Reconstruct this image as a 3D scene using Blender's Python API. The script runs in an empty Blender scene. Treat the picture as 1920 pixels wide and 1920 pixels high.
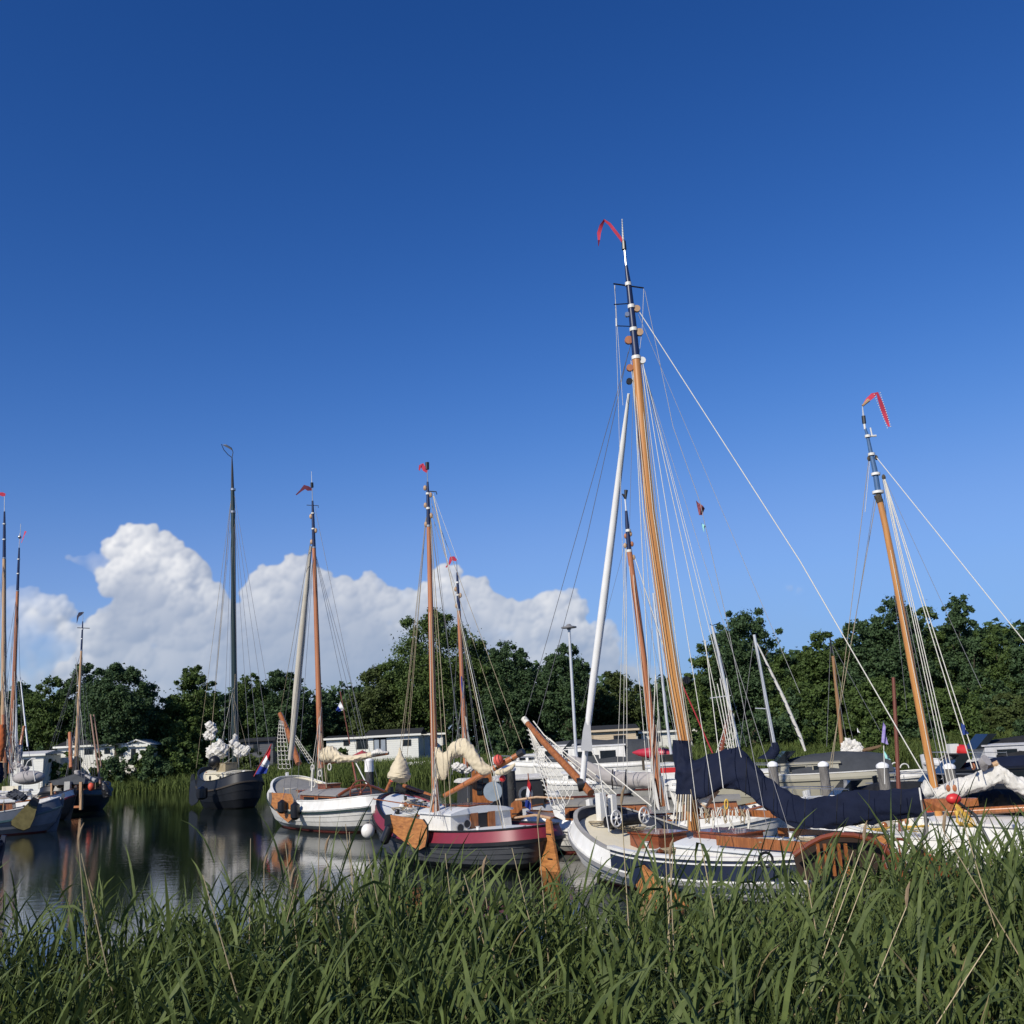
import bpy, math, random
import numpy as np
from mathutils import Vector, Matrix
S = bpy.context.scene
COL = S.collection
R = math.radians
rnd = random.Random(7)
# ---------------------------------------------------------------- camera
F_PX = 1900.0
CAM = Vector((0, 0, 4.0))
PITCH, ROLL = 12.35, -2.9
cam_d = bpy.data.cameras.new('camera'); cam = bpy.data.objects.new('camera', cam_d); COL.objects.link(cam)
RM = Matrix.Rotation(R(90 + PITCH), 3, 'X') @ Matrix.Rotation(R(ROLL), 3, 'Z')
cam.location = CAM; cam.rotation_euler = RM.to_euler()
cam_d.sensor_width = 36; cam_d.lens = 36 * F_PX / 1920; cam_d.clip_end = 6000; cam_d.clip_start = 0.05
S.camera = cam
def ray(px, py): return RM @ Vector(((px - 960) / F_PX, -(py - 960) / F_PX, -1))
def P(px, py, d):
    r = ray(px, py); return CAM + r * (d / r.y)
def W(px, py, z=0.0):
    r = ray(px, py); return CAM + r * ((z - CAM.z) / r.z)
# ---------------------------------------------------------------- light, sky
SUN_AZ, SUN_EL = 216.0, 34.0          # compass: clockwise from +Y
sd = Vector((math.sin(R(SUN_AZ)) * math.cos(R(SUN_EL)), math.cos(R(SUN_AZ)) * math.cos(R(SUN_EL)), math.sin(R(SUN_EL))))
sl = bpy.data.lights.new('sun', 'SUN'); sl.energy = 4.7; sl.angle = R(0.5); sl.color = (1, .93, .82)
so = bpy.data.objects.new('sun', sl); COL.objects.link(so); so.rotation_euler = sd.to_track_quat('Z', 'Y').to_euler()
S.view_settings.view_transform = 'Standard'; S.view_settings.look = 'None'; S.view_settings.exposure = 0; S.view_settings.gamma = 1
S.render.engine = 'CYCLES'; S.cycles.max_bounces = 6; S.cycles.transparent_max_bounces = 6
S.cycles.use_denoising = True

def cloud_image():
    """Sky clouds round the whole horizon: puffs splatted into an azimuth/elevation map."""
    rng = np.random.default_rng(5)
    AZ, E0, E1 = 6400, -0.03, 0.36
    res = 2 * math.pi / AZ; H = int((E1 - E0) / res)
    depth = np.full((H, AZ), -1e9, np.float32); lit = np.zeros((H, AZ), np.float32); cov = np.zeros((H, AZ), np.float32)
    sun_l = np.array([-0.62, 0.62, 0.48])     # left, up, towards the viewer
    def splat(u, v, r, z, op=1.0):
        x0, x1, y0, y1 = int(u - r - 1), int(u + r + 2), max(0, int(v - r - 1)), min(H, int(v + r + 2))
        if y1 <= y0: return
        xs = np.arange(x0, x1); ys = np.arange(y0, y1)
        X, Y = np.meshgrid((xs - u) / r, (ys - v) / r)
        d2 = X * X + Y * Y; m = d2 < 1
        nz = np.sqrt(np.clip(1 - d2, 0, 1))
        s = np.clip(X * sun_l[0] + Y * sun_l[1] + nz * sun_l[2], -.35, 1)
        dd = z + nz * r
        xi = xs % AZ
        sub = depth[y0:y1][:, xi]; k = m & (dd > sub)
        sub[k] = dd[k]; depth[y0:y1, xi] = sub
        l = lit[y0:y1][:, xi]; l[k] = s[k]; lit[y0:y1, xi] = l
        c = cov[y0:y1][:, xi]; c[m] = np.maximum(c[m], op); cov[y0:y1, xi] = c
    def blob(u, v, r, z, lev, op=1.0):
        splat(u, v, r, z, op)
        if lev == 0 or r < 3: return
        n = 13 if lev > 1 else 9
        for i in range(n):
            a = rng.uniform(-.5, math.pi + .5); rr = r * rng.uniform(.22, .46); q = rng.uniform(.5, 1.0)
            blob(u + math.cos(a) * r * q, v + math.sin(a) * r * q * .95, rr, z + r * math.sqrt(max(0, 1 - q * q)) * .8, lev - 1, op)
    def pix(px, py, rpx, z=0, lev=3, op=1.0):
        d = ray(px, py).normalized(); az = math.atan2(d.x, d.y); el = math.asin(d.z)
        blob((az + math.pi) / res, (el - E0) / res, rpx / 1900 / res * 1.0, z, lev, op)
    # in view: tower on the left, long bank to the middle, thin tail on the right
    for a in [(262,1022,36,6), (215,1030,22,2), (300,1075,58,5), (240,1090,38,3), (355,1085,40,4), (300,1160,75,6), (225,1200,60,4), (360,1190,70,5), (330,1250,80,3),
              (70,1165,48,-20), (15,1150,40,-20), (110,1240,50,-10), (20,1260,60,-8), (190,1270,60,0), (545,1105,50,8), (490,1120,38,6), (590,1130,45,5), (470,1190,60,3), (560,1210,80,0),
              (650,1135,42,9), (695,1115,34,9), (740,1150,45,4), (660,1215,70,0), (770,1215,70,0), (835,1095,30,8), (825,1140,50,5), (885,1120,34,7), (910,1170,60,4), (970,1190,60,4), (1030,1150,42,7),
              (1065,1150,35,6), (1050,1215,62,3), (1110,1230,50,0), (1170,1260,50,-4), (1230,1300,45,-6), (430,1280,80,0), (560,1300,90,0), (700,1300,90,0), (850,1290,90,0), (1000,1300,90,0), (1130,1310,60,0), (300,1310,80,0), (60,1330,90,0)]:
        pix(*a, lev=2 if a[0] < 175 else 3, op=.60 if a[0] < 125 else .66 if a[0] > 1160 else 1.0)
    for a in [(150,1052,12), (170,1056,18), (188,1062,22), (128,1046,7), (1480,1105,9), (1500,1112,10)]: pix(*a, lev=1, op=.5)
    # the rest of the horizon, out of view
    for i in range(70):
        az = rng.uniform(0.62, 2 * math.pi - .62) + math.pi
        for k in range(3):
            blob((az + rng.uniform(-.06, .06)) / res % AZ, rng.uniform(.02, .11) / res, rng.uniform(.015, .04) / res, 0, 2)
    def blur(a, n):
        for _ in range(2):
            k = np.cumsum(np.pad(a, ((n + 1, n), (0, 0)), 'edge'), 0); a = (k[2 * n + 1:] - k[:-2 * n - 1]) / (2 * n + 1)
            k = np.cumsum(np.pad(a, ((0, 0), (n + 1, n)), 'wrap'), 1); a = (k[:, 2 * n + 1:] - k[:, :-2 * n - 1]) / (2 * n + 1)
        return a
    def noise(cell):
        h, w = H // cell + 3, AZ // cell
        g = rng.random((h, w)).astype(np.float32)
        yy = np.arange(H) / cell; xx = np.arange(AZ) / cell
        y0 = yy.astype(int); x0 = xx.astype(int); fy = yy - y0; fx = xx - x0
        fy = (fy * fy * (3 - 2 * fy))[:, None]; fx = (fx * fx * (3 - 2 * fx))[None]
        a = g[y0][:, x0 % w]; b = g[y0][:, (x0 + 1) % w]; c = g[y0 + 1][:, x0 % w]; d = g[y0 + 1][:, (x0 + 1) % w]
        return (a * (1 - fx) + b * fx) * (1 - fy) + (c * (1 - fx) + d * fx) * fy
    fb = sum(noise(c) * w for c, w in ((128, .4), (64, .25), (32, .17), (16, .1), (8, .08)))
    fb2 = sum(noise(c) * w for c, w in ((64, .3), (32, .3), (16, .25), (8, .15)))
    litb = .42 * blur(lit, 1) + .34 * blur(lit, 4) + .42 * blur(lit, 16) + .06
    cb = .72 * blur(cov, 1) + .28 * blur(cov, 7)
    alpha = np.clip((cb - .38 + (fb2 - .5) * .8) / .46, 0, 1)
    el = (E0 + np.arange(H) * res)[:, None]
    shade_mass = np.clip((fb - .40) * 4.5, 0, 1)                       # broad patches in the shade of the towers above
    hi = np.clip((el - .06) / .10, 0, 1)
    L = np.clip(litb * (1.15 - .92 * shade_mass * (1 - .55 * hi)), 0, 1)
    cs = np.cumsum(cov[::-1], 0)[::-1]; above = (cs - np.vstack([cs[64:], np.zeros((64, AZ), np.float32)])) / 64
    above = blur(above, 10); big = np.clip(((.6 * noise(160 if H // 160 else 128) + .4 * noise(64)) - .38) * 4, 0, 1)
    L = np.clip(L * 1.22 * (1 - np.clip((above - .40) * 1.9, 0, 1) * (.30 + .70 * big)), 0, 1)
    shadec = np.array([.33, .39, .52]); litc = np.array([.98, .98, 1.0])
    c = shadec + (litc - shadec) * L[..., None]
    haze = np.clip(1 - el / .19, 0, 1)[..., None] * .75
    c = c * (1 - haze) + np.array([.36, .45, .60]) * haze
    thick = np.clip(.62 + .38 * hi + .25 * (L - .5), 0, .97)
    low = np.clip((.15 - el) / .12, 0, 1) * .35 * np.clip(fb * 1.6, 0, 1)   # grey veil low down
    alpha = np.maximum(alpha * np.clip(.88 + .12 * L, 0, 1), low)
    img = bpy.data.images.new('cloud_map', AZ, H, alpha=True, float_buffer=True)
    img.colorspace_settings.name = 'Non-Color'
    a = np.empty((H, AZ, 4), np.float32); a[..., :3] = c; a[..., 3] = alpha
    img.pixels.foreach_set(a.ravel()); img.update()
    return img, E0, E1

wd = bpy.data.worlds.new('World'); S.world = wd; wd.use_nodes = True
nt = wd.node_tree; N = nt.nodes; K = nt.links; N.clear()
sky = N.new('ShaderNodeTexSky'); sky.sky_type = 'NISHITA'; sky.sun_disc = False
sky.sun_elevation = R(SUN_EL); sky.sun_rotation = R(SUN_AZ); sky.air_density = 1.0; sky.dust_density = .25; sky.ozone_density = 3.5
hs = N.new('ShaderNodeHueSaturation'); hs.inputs['Saturation'].default_value = 1.22; hs.inputs['Value'].default_value = 1.0
hs.inputs['Hue'].default_value = .497
gm = N.new('ShaderNodeGamma'); gm.inputs[1].default_value = 1.12
K.new(sky.outputs[0], hs.inputs['Color']); K.new(hs.outputs[0], gm.inputs[0])
SKY_S = .098
sx = N.new('ShaderNodeSeparateColor'); K.new(gm.outputs[0], sx.inputs[0]); cx = N.new('ShaderNodeCombineColor')
for i_, (p_, a_) in enumerate(((1.4, 2.25), (1.2, 1.05), (1.12, 1.17))):
    m1 = N.new('ShaderNodeMath'); m1.operation = 'MULTIPLY'; m1.inputs[1].default_value = SKY_S; K.new(sx.outputs[i_], m1.inputs[0])
    m2 = N.new('ShaderNodeMath'); m2.operation = 'POWER'; m2.inputs[1].default_value = p_; K.new(m1.outputs[0], m2.inputs[0])
    m3 = N.new('ShaderNodeMath'); m3.operation = 'MULTIPLY'; m3.inputs[1].default_value = a_ / SKY_S; K.new(m2.outputs[0], m3.inputs[0]); 
    c_ = (.23, .48, 1.0)[i_] / SKY_S; q1 = N.new('ShaderNodeMath'); q1.operation = 'DIVIDE'; K.new(m3.outputs[0], q1.inputs[0]); q1.inputs[1].default_value = c_
    q2 = N.new('ShaderNodeMath'); q2.operation = 'POWER'; K.new(q1.outputs[0], q2.inputs[0]); q2.inputs[1].default_value = 3.0
    q3 = N.new('ShaderNodeMath'); q3.operation = 'ADD'; K.new(q2.outputs[0], q3.inputs[0]); q3.inputs[1].default_value = 1.0
    q4 = N.new('ShaderNodeMath'); q4.operation = 'POWER'; K.new(q3.outputs[0], q4.inputs[0]); q4.inputs[1].default_value = 1 / 3.0
    q5 = N.new('ShaderNodeMath'); q5.operation = 'DIVIDE'; K.new(m3.outputs[0], q5.inputs[0]); K.new(q4.outputs[0], q5.inputs[1]); K.new(q5.outputs[0], cx.inputs[i_])
bg = N.new('ShaderNodeBackground'); bg.inputs[1].default_value = SKY_S; K.new(cx.outputs[0], bg.inputs[0])
cimg, CE0, CE1 = cloud_image()
tc = N.new('ShaderNodeTexCoord'); sp = N.new('ShaderNodeSeparateXYZ'); K.new(tc.outputs['Generated'], sp.inputs[0])
def M(op, a, b=None):
    n = N.new('ShaderNodeMath'); n.operation = op
    for i, v in enumerate((a, b)):
        if v is None: continue
        if isinstance(v, (int, float)): n.inputs[i].default_value = v
        else: K.new(v, n.inputs[i])
    return n.outputs[0]
az = M('ARCTAN2', sp.outputs[0], sp.outputs[1]); el = M('ARCSINE', sp.outputs[2])
uu = M('DIVIDE', M('ADD', az, math.pi), 2 * math.pi); vv = M('DIVIDE', M('SUBTRACT', el, CE0), CE1 - CE0)
cb = N.new('ShaderNodeCombineXYZ'); K.new(uu, cb.inputs[0]); K.new(vv, cb.inputs[1])
it = N.new('ShaderNodeTexImage'); it.image = cimg; it.extension = 'CLIP'; K.new(cb.outputs[0], it.inputs[0])
bc = N.new('ShaderNodeBackground'); bc.inputs[1].default_value = .95; K.new(it.outputs[0], bc.inputs[0])
mx = N.new('ShaderNodeMixShader'); K.new(it.outputs[1], mx.inputs[0]); K.new(bg.outputs[0], mx.inputs[1]); K.new(bc.outputs[0], mx.inputs[2])
ow = N.new('ShaderNodeOutputWorld'); K.new(mx.outputs[0], ow.inputs[0])
# ---------------------------------------------------------------- materials
MATS = {}
def mat(name, col, rough=.5, var=.15, scale=3.0, metal=0.0, stretch=(1, 1, 1), bump=0.0, bscale=None, coat=0.0, col2=None, trans=0.0):
    if name in MATS: return MATS[name]
    m = bpy.data.materials.new(name); m.use_nodes = True
    n = m.node_tree.nodes; k = m.node_tree.links; b = n['Principled BSDF']
    b.inputs['Roughness'].default_value = rough; b.inputs['Metallic'].default_value = metal
    b.inputs['Coat Weight'].default_value = coat
    if rough >= .75 or trans: b.inputs['Specular IOR Level'].default_value = .18
    t = n.new('ShaderNodeTexCoord'); mp = n.new('ShaderNodeMapping'); mp.inputs['Scale'].default_value = stretch
    k.new(t.outputs['Object'], mp.inputs[0])
    no = n.new('ShaderNodeTexNoise'); no.inputs['Scale'].default_value = scale; no.inputs['Detail'].default_value = 5; no.inputs['Roughness'].default_value = .65
    k.new(mp.outputs[0], no.inputs[0])
    cr = n.new('ShaderNodeValToRGB'); k.new(no.outputs[0], cr.inputs[0])
    c = Vector(col); lo = c * (1 - var); hi = c * (1 + var * .8)
    if col2: lo = Vector(col2); hi = c
    cr.color_ramp.elements[0].position = .3; cr.color_ramp.elements[1].position = .7
    cr.color_ramp.elements[0].color = (*lo, 1); cr.color_ramp.elements[1].color = (*[min(1, v) for v in hi], 1)
    k.new(cr.outputs[0], b.inputs['Base Color'])
    if bump:
        n2 = n.new('ShaderNodeTexNoise'); n2.inputs['Scale'].default_value = bscale or scale * 4; n2.inputs['Detail'].default_value = 4
        k.new(mp.outputs[0], n2.inputs[0]); bp = n.new('ShaderNodeBump'); bp.inputs['Strength'].default_value = bump; bp.inputs['Distance'].default_value = .05
        k.new(n2.outputs[0], bp.inputs['Height']); k.new(bp.outputs[0], b.inputs['Normal'])
    if trans:
        tr = n.new('ShaderNodeBsdfTranslucent'); k.new(cr.outputs[0], tr.inputs[0]); ms = n.new('ShaderNodeMixShader'); ms.inputs[0].default_value = trans
        k.new(b.outputs[0], ms.inputs[1]); k.new(tr.outputs[0], ms.inputs[2]); k.new(ms.outputs[0], n['Material Output'].inputs[0])
    MATS[name] = m; return m
WHITE = mat('white_paint', (.76, .755, .72), .4, .06, 2.5, stretch=(1, 1, .35), col2=(.60, .59, .54))
CREAM = mat('cream_deck_paint', (.66, .61, .47), .6, .06, 2, bump=.1)
WDECK = mat('pale_deck_paint', (.66, .68, .68), .55, .06, 2)
NAVY = mat('navy_paint', (.010, .016, .038), .5, .2, 2)
BLACK = mat('black_paint', (.012, .012, .013), .4, .3, 2)
BLUEGREY = mat('blue_grey_paint', (.085, .10, .125), .5, .15, 1.5)
GREYHULL = mat('grey_hull_paint', (.075, .08, .088), .4, .15, 1.4, stretch=(1, 1, 3))
RED = mat('claret_paint', (.20, .020, .036), .45, .15, 1.6)
ANTI = mat('antifouling', (.16, .03, .025), .7, .2, 3)
VARN = mat('varnished_wood', (.40, .145, .042), .32, .25, 7, stretch=(2.5, 2.5, .4), coat=.35, col2=(.17, .055, .016))
PLY = mat('leeboard_wood', (.56, .24, .072), .45, .2, 6, stretch=(.5, .5, 2.2), coat=.1, col2=(.25, .095, .03), bump=.2)
MAHOG = mat('mahogany', (.20, .055, .022), .25, .3, 4, coat=.5, stretch=(.5, .5, 2))
PINE = mat('mast_wood', (.60, .30, .09), .35, .2, 2.5, stretch=(4, 4, .25), coat=.3, col2=(.40, .16, .045))
ORANGEW = mat('oiled_mast_wood', (.48, .20, .09), .45, .2, 2.5, stretch=(4, 4, .3), col2=(.32, .11, .045))
PALEW = mat('pale_mast_wood', (.50, .34, .20), .5, .2, 2.5, stretch=(4, 4, .3), col2=(.36, .21, .11))
GREENMAST = mat('dark_green_mast_paint', (.018, .035, .035), .35, .2, 2)
NAVYMAST = mat('navy_masthead_paint', (.012, .022, .07), .35, .2, 2)
BLUEMAST = mat('blue_masthead_paint', (.06, .13, .26), .4, .2, 2)
ALU = mat('anodised_mast', (.62, .63, .64), .35, .05, 2, metal=.3)
STEEL = mat('steel', (.45, .45, .45), .3, .1, 4, metal=.8)
ROPEW = mat('white_rope', (.62, .60, .53), .8, .12, 20)
ROPET = mat('tan_rope', (.36, .30, .20), .8, .15, 20)
WIRE = mat('rigging_wire', (.16, .16, .17), .45, .1, 5)
ROPEB = mat('blue_rope', (.03, .07, .2), .7, .1, 5)
YROPE = mat('yellow_rope', (.62, .40, .07), .7, .2, 20)
CANVAS = mat('tan_canvas', (.60, .52, .37), .85, .12, 2, bump=.35, bscale=9)
CANVASW = mat('white_sailcloth', (.68, .665, .62), .85, .1, 5, col2=(.50, .48, .43), bump=.5, bscale=8)
JIBW = mat('furled_jib_cloth', (.76, .76, .74), .7, .05, 2)
CANVASG = mat('grey_canvas', (.36, .34, .33), .9, .1, 2, bump=.3, bscale=9)
CANVASN = mat('navy_canvas', (.008, .012, .030), .8, .25, 1.5, bump=.35, bscale=6)
CANVASK = mat('black_canvas', (.02, .021, .023), .8, .25, 2, bump=.3, bscale=7)
TARP = mat('grey_boat_cover', (.05, .055, .062), .75, .2, 1.5, bump=.3, bscale=6)
FENDB = mat('black_fender', (.012, .012, .014), .3, .1, 5)
FENDW = mat('white_buoy', (.75, .73, .68), .4, .06, 5)
REDP = mat('red_plastic', (.55, .03, .03), .4, .15, 4)
ORANGEP = mat('orange_red_cloth', (.6, .08, .04), .6, .1, 4)
GLASS = mat('dark_window_glass', (.015, .02, .025), .06, .2, 3)
SHEER = mat('curtained_glass', (.30, .34, .38), .12, .3, 3, stretch=(6, 6, .5))
PILEW = mat('weathered_pile', (.19, .18, .165), .9, .35, 4, stretch=(3, 3, .5), bump=.6, bscale=12)
WCAP = mat('white_pile_cap', (.8, .8, .78), .5, .05, 4)
ROOFD = mat('dark_roofing', (.03, .032, .035), .95, .2, 2)
SIDING = mat('white_siding', (.70, .70, .64), .6, .05, 2)
SIDINGC = mat('cream_siding', (.55, .45, .31), .6, .05, 2)
SIDINGG = mat('grey_siding', (.085, .09, .10), .7, .1, 2)
BARK = mat('bark', (.09, .075, .055), .95, .35, 5, stretch=(3, 3, .6), bump=.8, bscale=12)
CREAMHULL = mat('olive_cream_gelcoat', (.36, .34, .26), .3, .06, 1.5, coat=.4)
# ---------------------------------------------------------------- mesh helpers (world coordinates)
class MB:
    def __init__(s): s.v = []; s.f = []
    def quadstrip(s, rings, closed=True, cap=False):
        b = len(s.v); n = len(rings[0])
        for r in rings: s.v += [tuple(p) for p in r]
        for i in range(len(rings) - 1):
            for j in range(n if closed else n - 1):
                a = b + i * n + j; c = b + i * n + (j + 1) % n
                s.f.append((a, c, c + n, a + n))
        if cap:
            s.f.append(tuple(b + j for j in range(n))[::-1]); s.f.append(tuple(b + (len(rings) - 1) * n + j for j in range(n)))
        return s
    def tube(s, pts, r, n=6, cap=True):
        pts = [Vector(p) for p in pts]
        if isinstance(r, (int, float)): r = [r] * len(pts)
        rings = []; up = None
        for i, p in enumerate(pts):
            t = (pts[min(i + 1, len(pts) - 1)] - pts[max(i - 1, 0)])
            if t.length < 1e-6: t = Vector((0, 0, 1))
            t.normalize()
            if up is None: up = Vector((1, 0, 0)) if abs(t.x) < .8 else Vector((0, 1, 0))
            u = (up - t * up.dot(t)).normalized(); w = t.cross(u); up = u
            rings.append([p + (u * math.cos(2 * math.pi * j / n) + w * math.sin(2 * math.pi * j / n)) * r[i] for j in range(n)])
        return s.quadstrip(rings, True, cap)
    def box(s, c, size, ax=None):
        c = Vector(c); X, Y, Z = ax or (Vector((1, 0, 0)), Vector((0, 1, 0)), Vector((0, 0, 1)))
        b = len(s.v)
        for i in (-1, 1):
            for j in (-1, 1):
                for k in (-1, 1): s.v.append(tuple(c + X * (i * size[0] / 2) + Y * (j * size[1] / 2) + Z * (k * size[2] / 2)))
        s.f += [tuple(b + q for q in f) for f in ((0, 1, 3, 2), (4, 6, 7, 5), (0, 4, 5, 1), (2, 3, 7, 6), (0, 2, 6, 4), (1, 5, 7, 3))]
        return s
    def prism(s, poly, off):
        off = Vector(off); poly = [Vector(p) for p in poly]
        return s.quadstrip([[p - off / 2 for p in poly], [p + off / 2 for p in poly]], True, True)
    def ball(s, c, r, sz=(1, 1, 1), n=12, m=8):
        c = Vector(c); rings = []
        for i in range(m + 1):
            a = math.pi * i / m; q = max(math.sin(a), .02)
            rings.append([c + Vector((math.cos(2 * math.pi * j / n) * q * r * sz[0], math.sin(2 * math.pi * j / n) * q * r * sz[1], -math.cos(a) * r * sz[2])) for j in range(n)])
        return s.quadstrip(rings, True, True)
    def lathe(s, base, axis, prof, n=12):
        axis = Vector(axis).normalized(); base = Vector(base)
        return s.tube([base + axis * h for h, _ in prof], [q for _, q in prof], n)
def _root(o):
    while o.parent: o = o.parent
    return o
def mk(name, mb, m, parent=None, smooth=True, **tags):
    me = bpy.data.meshes.new(name); v = mb.v
    if parent is not None:
        l = _root(parent).location; v = [(p[0] - l.x, p[1] - l.y, p[2] - l.z) for p in v]
    me.from_pydata(v, [], mb.f); me.materials.append(m)
    if smooth: me.polygons.foreach_set('use_smooth', [len(p.vertices) <= 4 for p in me.polygons]); me.set_sharp_from_angle(angle=R(38))
    o = bpy.data.objects.new(name, me); COL.objects.link(o)
    if parent is not None: o.parent = parent
    for k, q in tags.items(): o[k] = q
    return o
def npmesh(name, v, f, m, parent=None, **tags):
    """v (n,3) numpy, f (k,q) numpy of equal-size faces"""
    me = bpy.data.meshes.new(name)
    if parent is not None: v = v - np.array(_root(parent).location)
    q = f.shape[1]
    me.vertices.add(len(v)); me.vertices.foreach_set('co', v.astype(np.float32).ravel())
    me.loops.add(f.size); me.loops.foreach_set('vertex_index', f.astype(np.int32).ravel())
    me.polygons.add(len(f)); me.polygons.foreach_set('loop_start', np.arange(0, f.size, q, dtype=np.int32))
    me.update(calc_edges=True); me.materials.append(m)
    o = bpy.data.objects.new(name, me); COL.objects.link(o)
    if parent is not None: o.parent = parent
    for k, t in tags.items(): o[k] = t
    return o
def thing(name, loc, label, cat, group=None):
    o = bpy.data.objects.new(name, None); COL.objects.link(o); o.location = loc; o['label'] = label; o['category'] = cat
    o.empty_display_size = .3
    if group: o['group'] = group
    return o
def tag(o, label, cat, group=None):
    l = Vector(o.data.vertices[0].co)          # put the origin on the thing
    vs = [v.co for v in o.data.vertices]
    c = Vector((sum(v.x for v in vs) / len(vs), sum(v.y for v in vs) / len(vs), min(v.z for v in vs)))
    o.data.transform(Matrix.Translation(-c)); o.location = c
    o['label'] = label; o['category'] = cat
    if group: o['group'] = group
    return o
def smooth_path(pts, n):
    pts = np.array([list(p) for p in pts], float); k = len(pts)
    t = np.linspace(0, k - 1, n); out = []
    for q in t:
        i = min(int(q), k - 2); u = q - i
        p0, p1, p2, p3 = pts[max(i - 1, 0)], pts[i], pts[i + 1], pts[min(i + 2, k - 1)]
        out.append(.5 * (2 * p1 + (p2 - p0) * u + (2 * p0 - 5 * p1 + 4 * p2 - p3) * u * u + (3 * p1 - p0 - 3 * p2 + p3) * u ** 3))
    return out
def drape(st, steps=36, n=16, fold=.03, freq=7.0, seed=0):
    """bundle of cloth: stations (xt,yt, xb,yb, depth, thickness) top and bottom edge as seen, oval section with folds"""
    steps = int(steps * 1.8); n = int(n * 1.8)
    q = smooth_path(st, steps); mb = MB(); rings = []; rg = random.Random(seed)
    ph = [rg.uniform(0, 6.28) for _ in range(8)]
    for i, s in enumerate(q):
        a = P(s[0], s[1], s[4]); b = P(s[2], s[3], s[4]); c = (a + b) / 2; h = (a - b) / 2
        w = Vector((0, 1, 0)) * s[5] / 2; ring = []
        u = i / steps
        for j in range(n):
            t = 2 * math.pi * j / n
            g = 1 + min(fold * .6 / max(h.length, .08), .085) * (math.sin(freq * t * .5 + ph[0] + u * 9) * .6 + math.sin(3 * t + u * freq * 4 + ph[1]) * .7 + math.sin(5 * t - u * freq * 7 + ph[2]) * .4 + rg.uniform(-.12, .12) + 1.3 * (.5 - abs(math.sin(2.5 * t + u * freq * 5 + ph[3]))) + .9 * (.5 - abs(math.sin(4 * t - u * freq * 3.1 + ph[4] + 1.5 * math.sin(u * 11)))) + .7 * (.5 - abs(math.sin(u * freq * 8 + 2.2 * math.sin(t + ph[5])))))
            ring.append(c + (h * math.cos(t) + w * math.sin(t)) * g)
        rings.append(ring)
    return mb.quadstrip(rings, True, True)
def crumple(root, name, lumps, m, seed=0):
    """heap of crumpled cloth: lumps (px, py, depth, rx, rz) merged into one mesh"""
    rg = random.Random(seed); mb = MB()
    for px, py, d, rx, rz in lumps:
        c = P(px, py, d); ph = [rg.uniform(0, 6.3) for _ in range(6)]; rings = []
        for i in range(17):
            a = math.pi * i / 16; o = []
            for j in range(26):
                b = 2 * math.pi * j / 26; x, y, z = math.sin(a) * math.cos(b), math.sin(a) * math.sin(b), math.cos(a)
                g = 1 + math.sin(a) * (.42 * (.5 - abs(math.sin(2 * b + ph[0] + 2.6 * z))) + .30 * (.5 - abs(math.sin(3 * b - 3.4 * z + ph[1]))) + .16 * (.5 - abs(math.sin(5 * b + 5 * z + ph[2])))) + .25 * z * math.sin(b + ph[3])
                o.append(c + Vector((x * rx * g, y * rx * g * .8, z * rz * g)))
            rings.append(o)
        mb.quadstrip(rings, True, False)
    return mk(name, mb, m, root)
def rope(root, pts, r=.008, m=None, name='rope', sag=0.0):
    pts = [Vector(p) for p in pts]
    if sag and len(pts) == 2:
        a, b = pts; pts = [a.lerp(b, t) - Vector((0, 0, sag * 4 * t * (1 - t))) for t in [i / 8 for i in range(9)]]
    return mk(name, MB().tube(pts, r, 5), m or ROPET, root)
def spar(root, name, pts, m, n=10):
    """pts (px,py,depth,radius)"""
    return mk(name, MB().tube([P(a, b, d) for a, b, d, _ in pts], [r for *_, r in pts], n), m, root)
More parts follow.
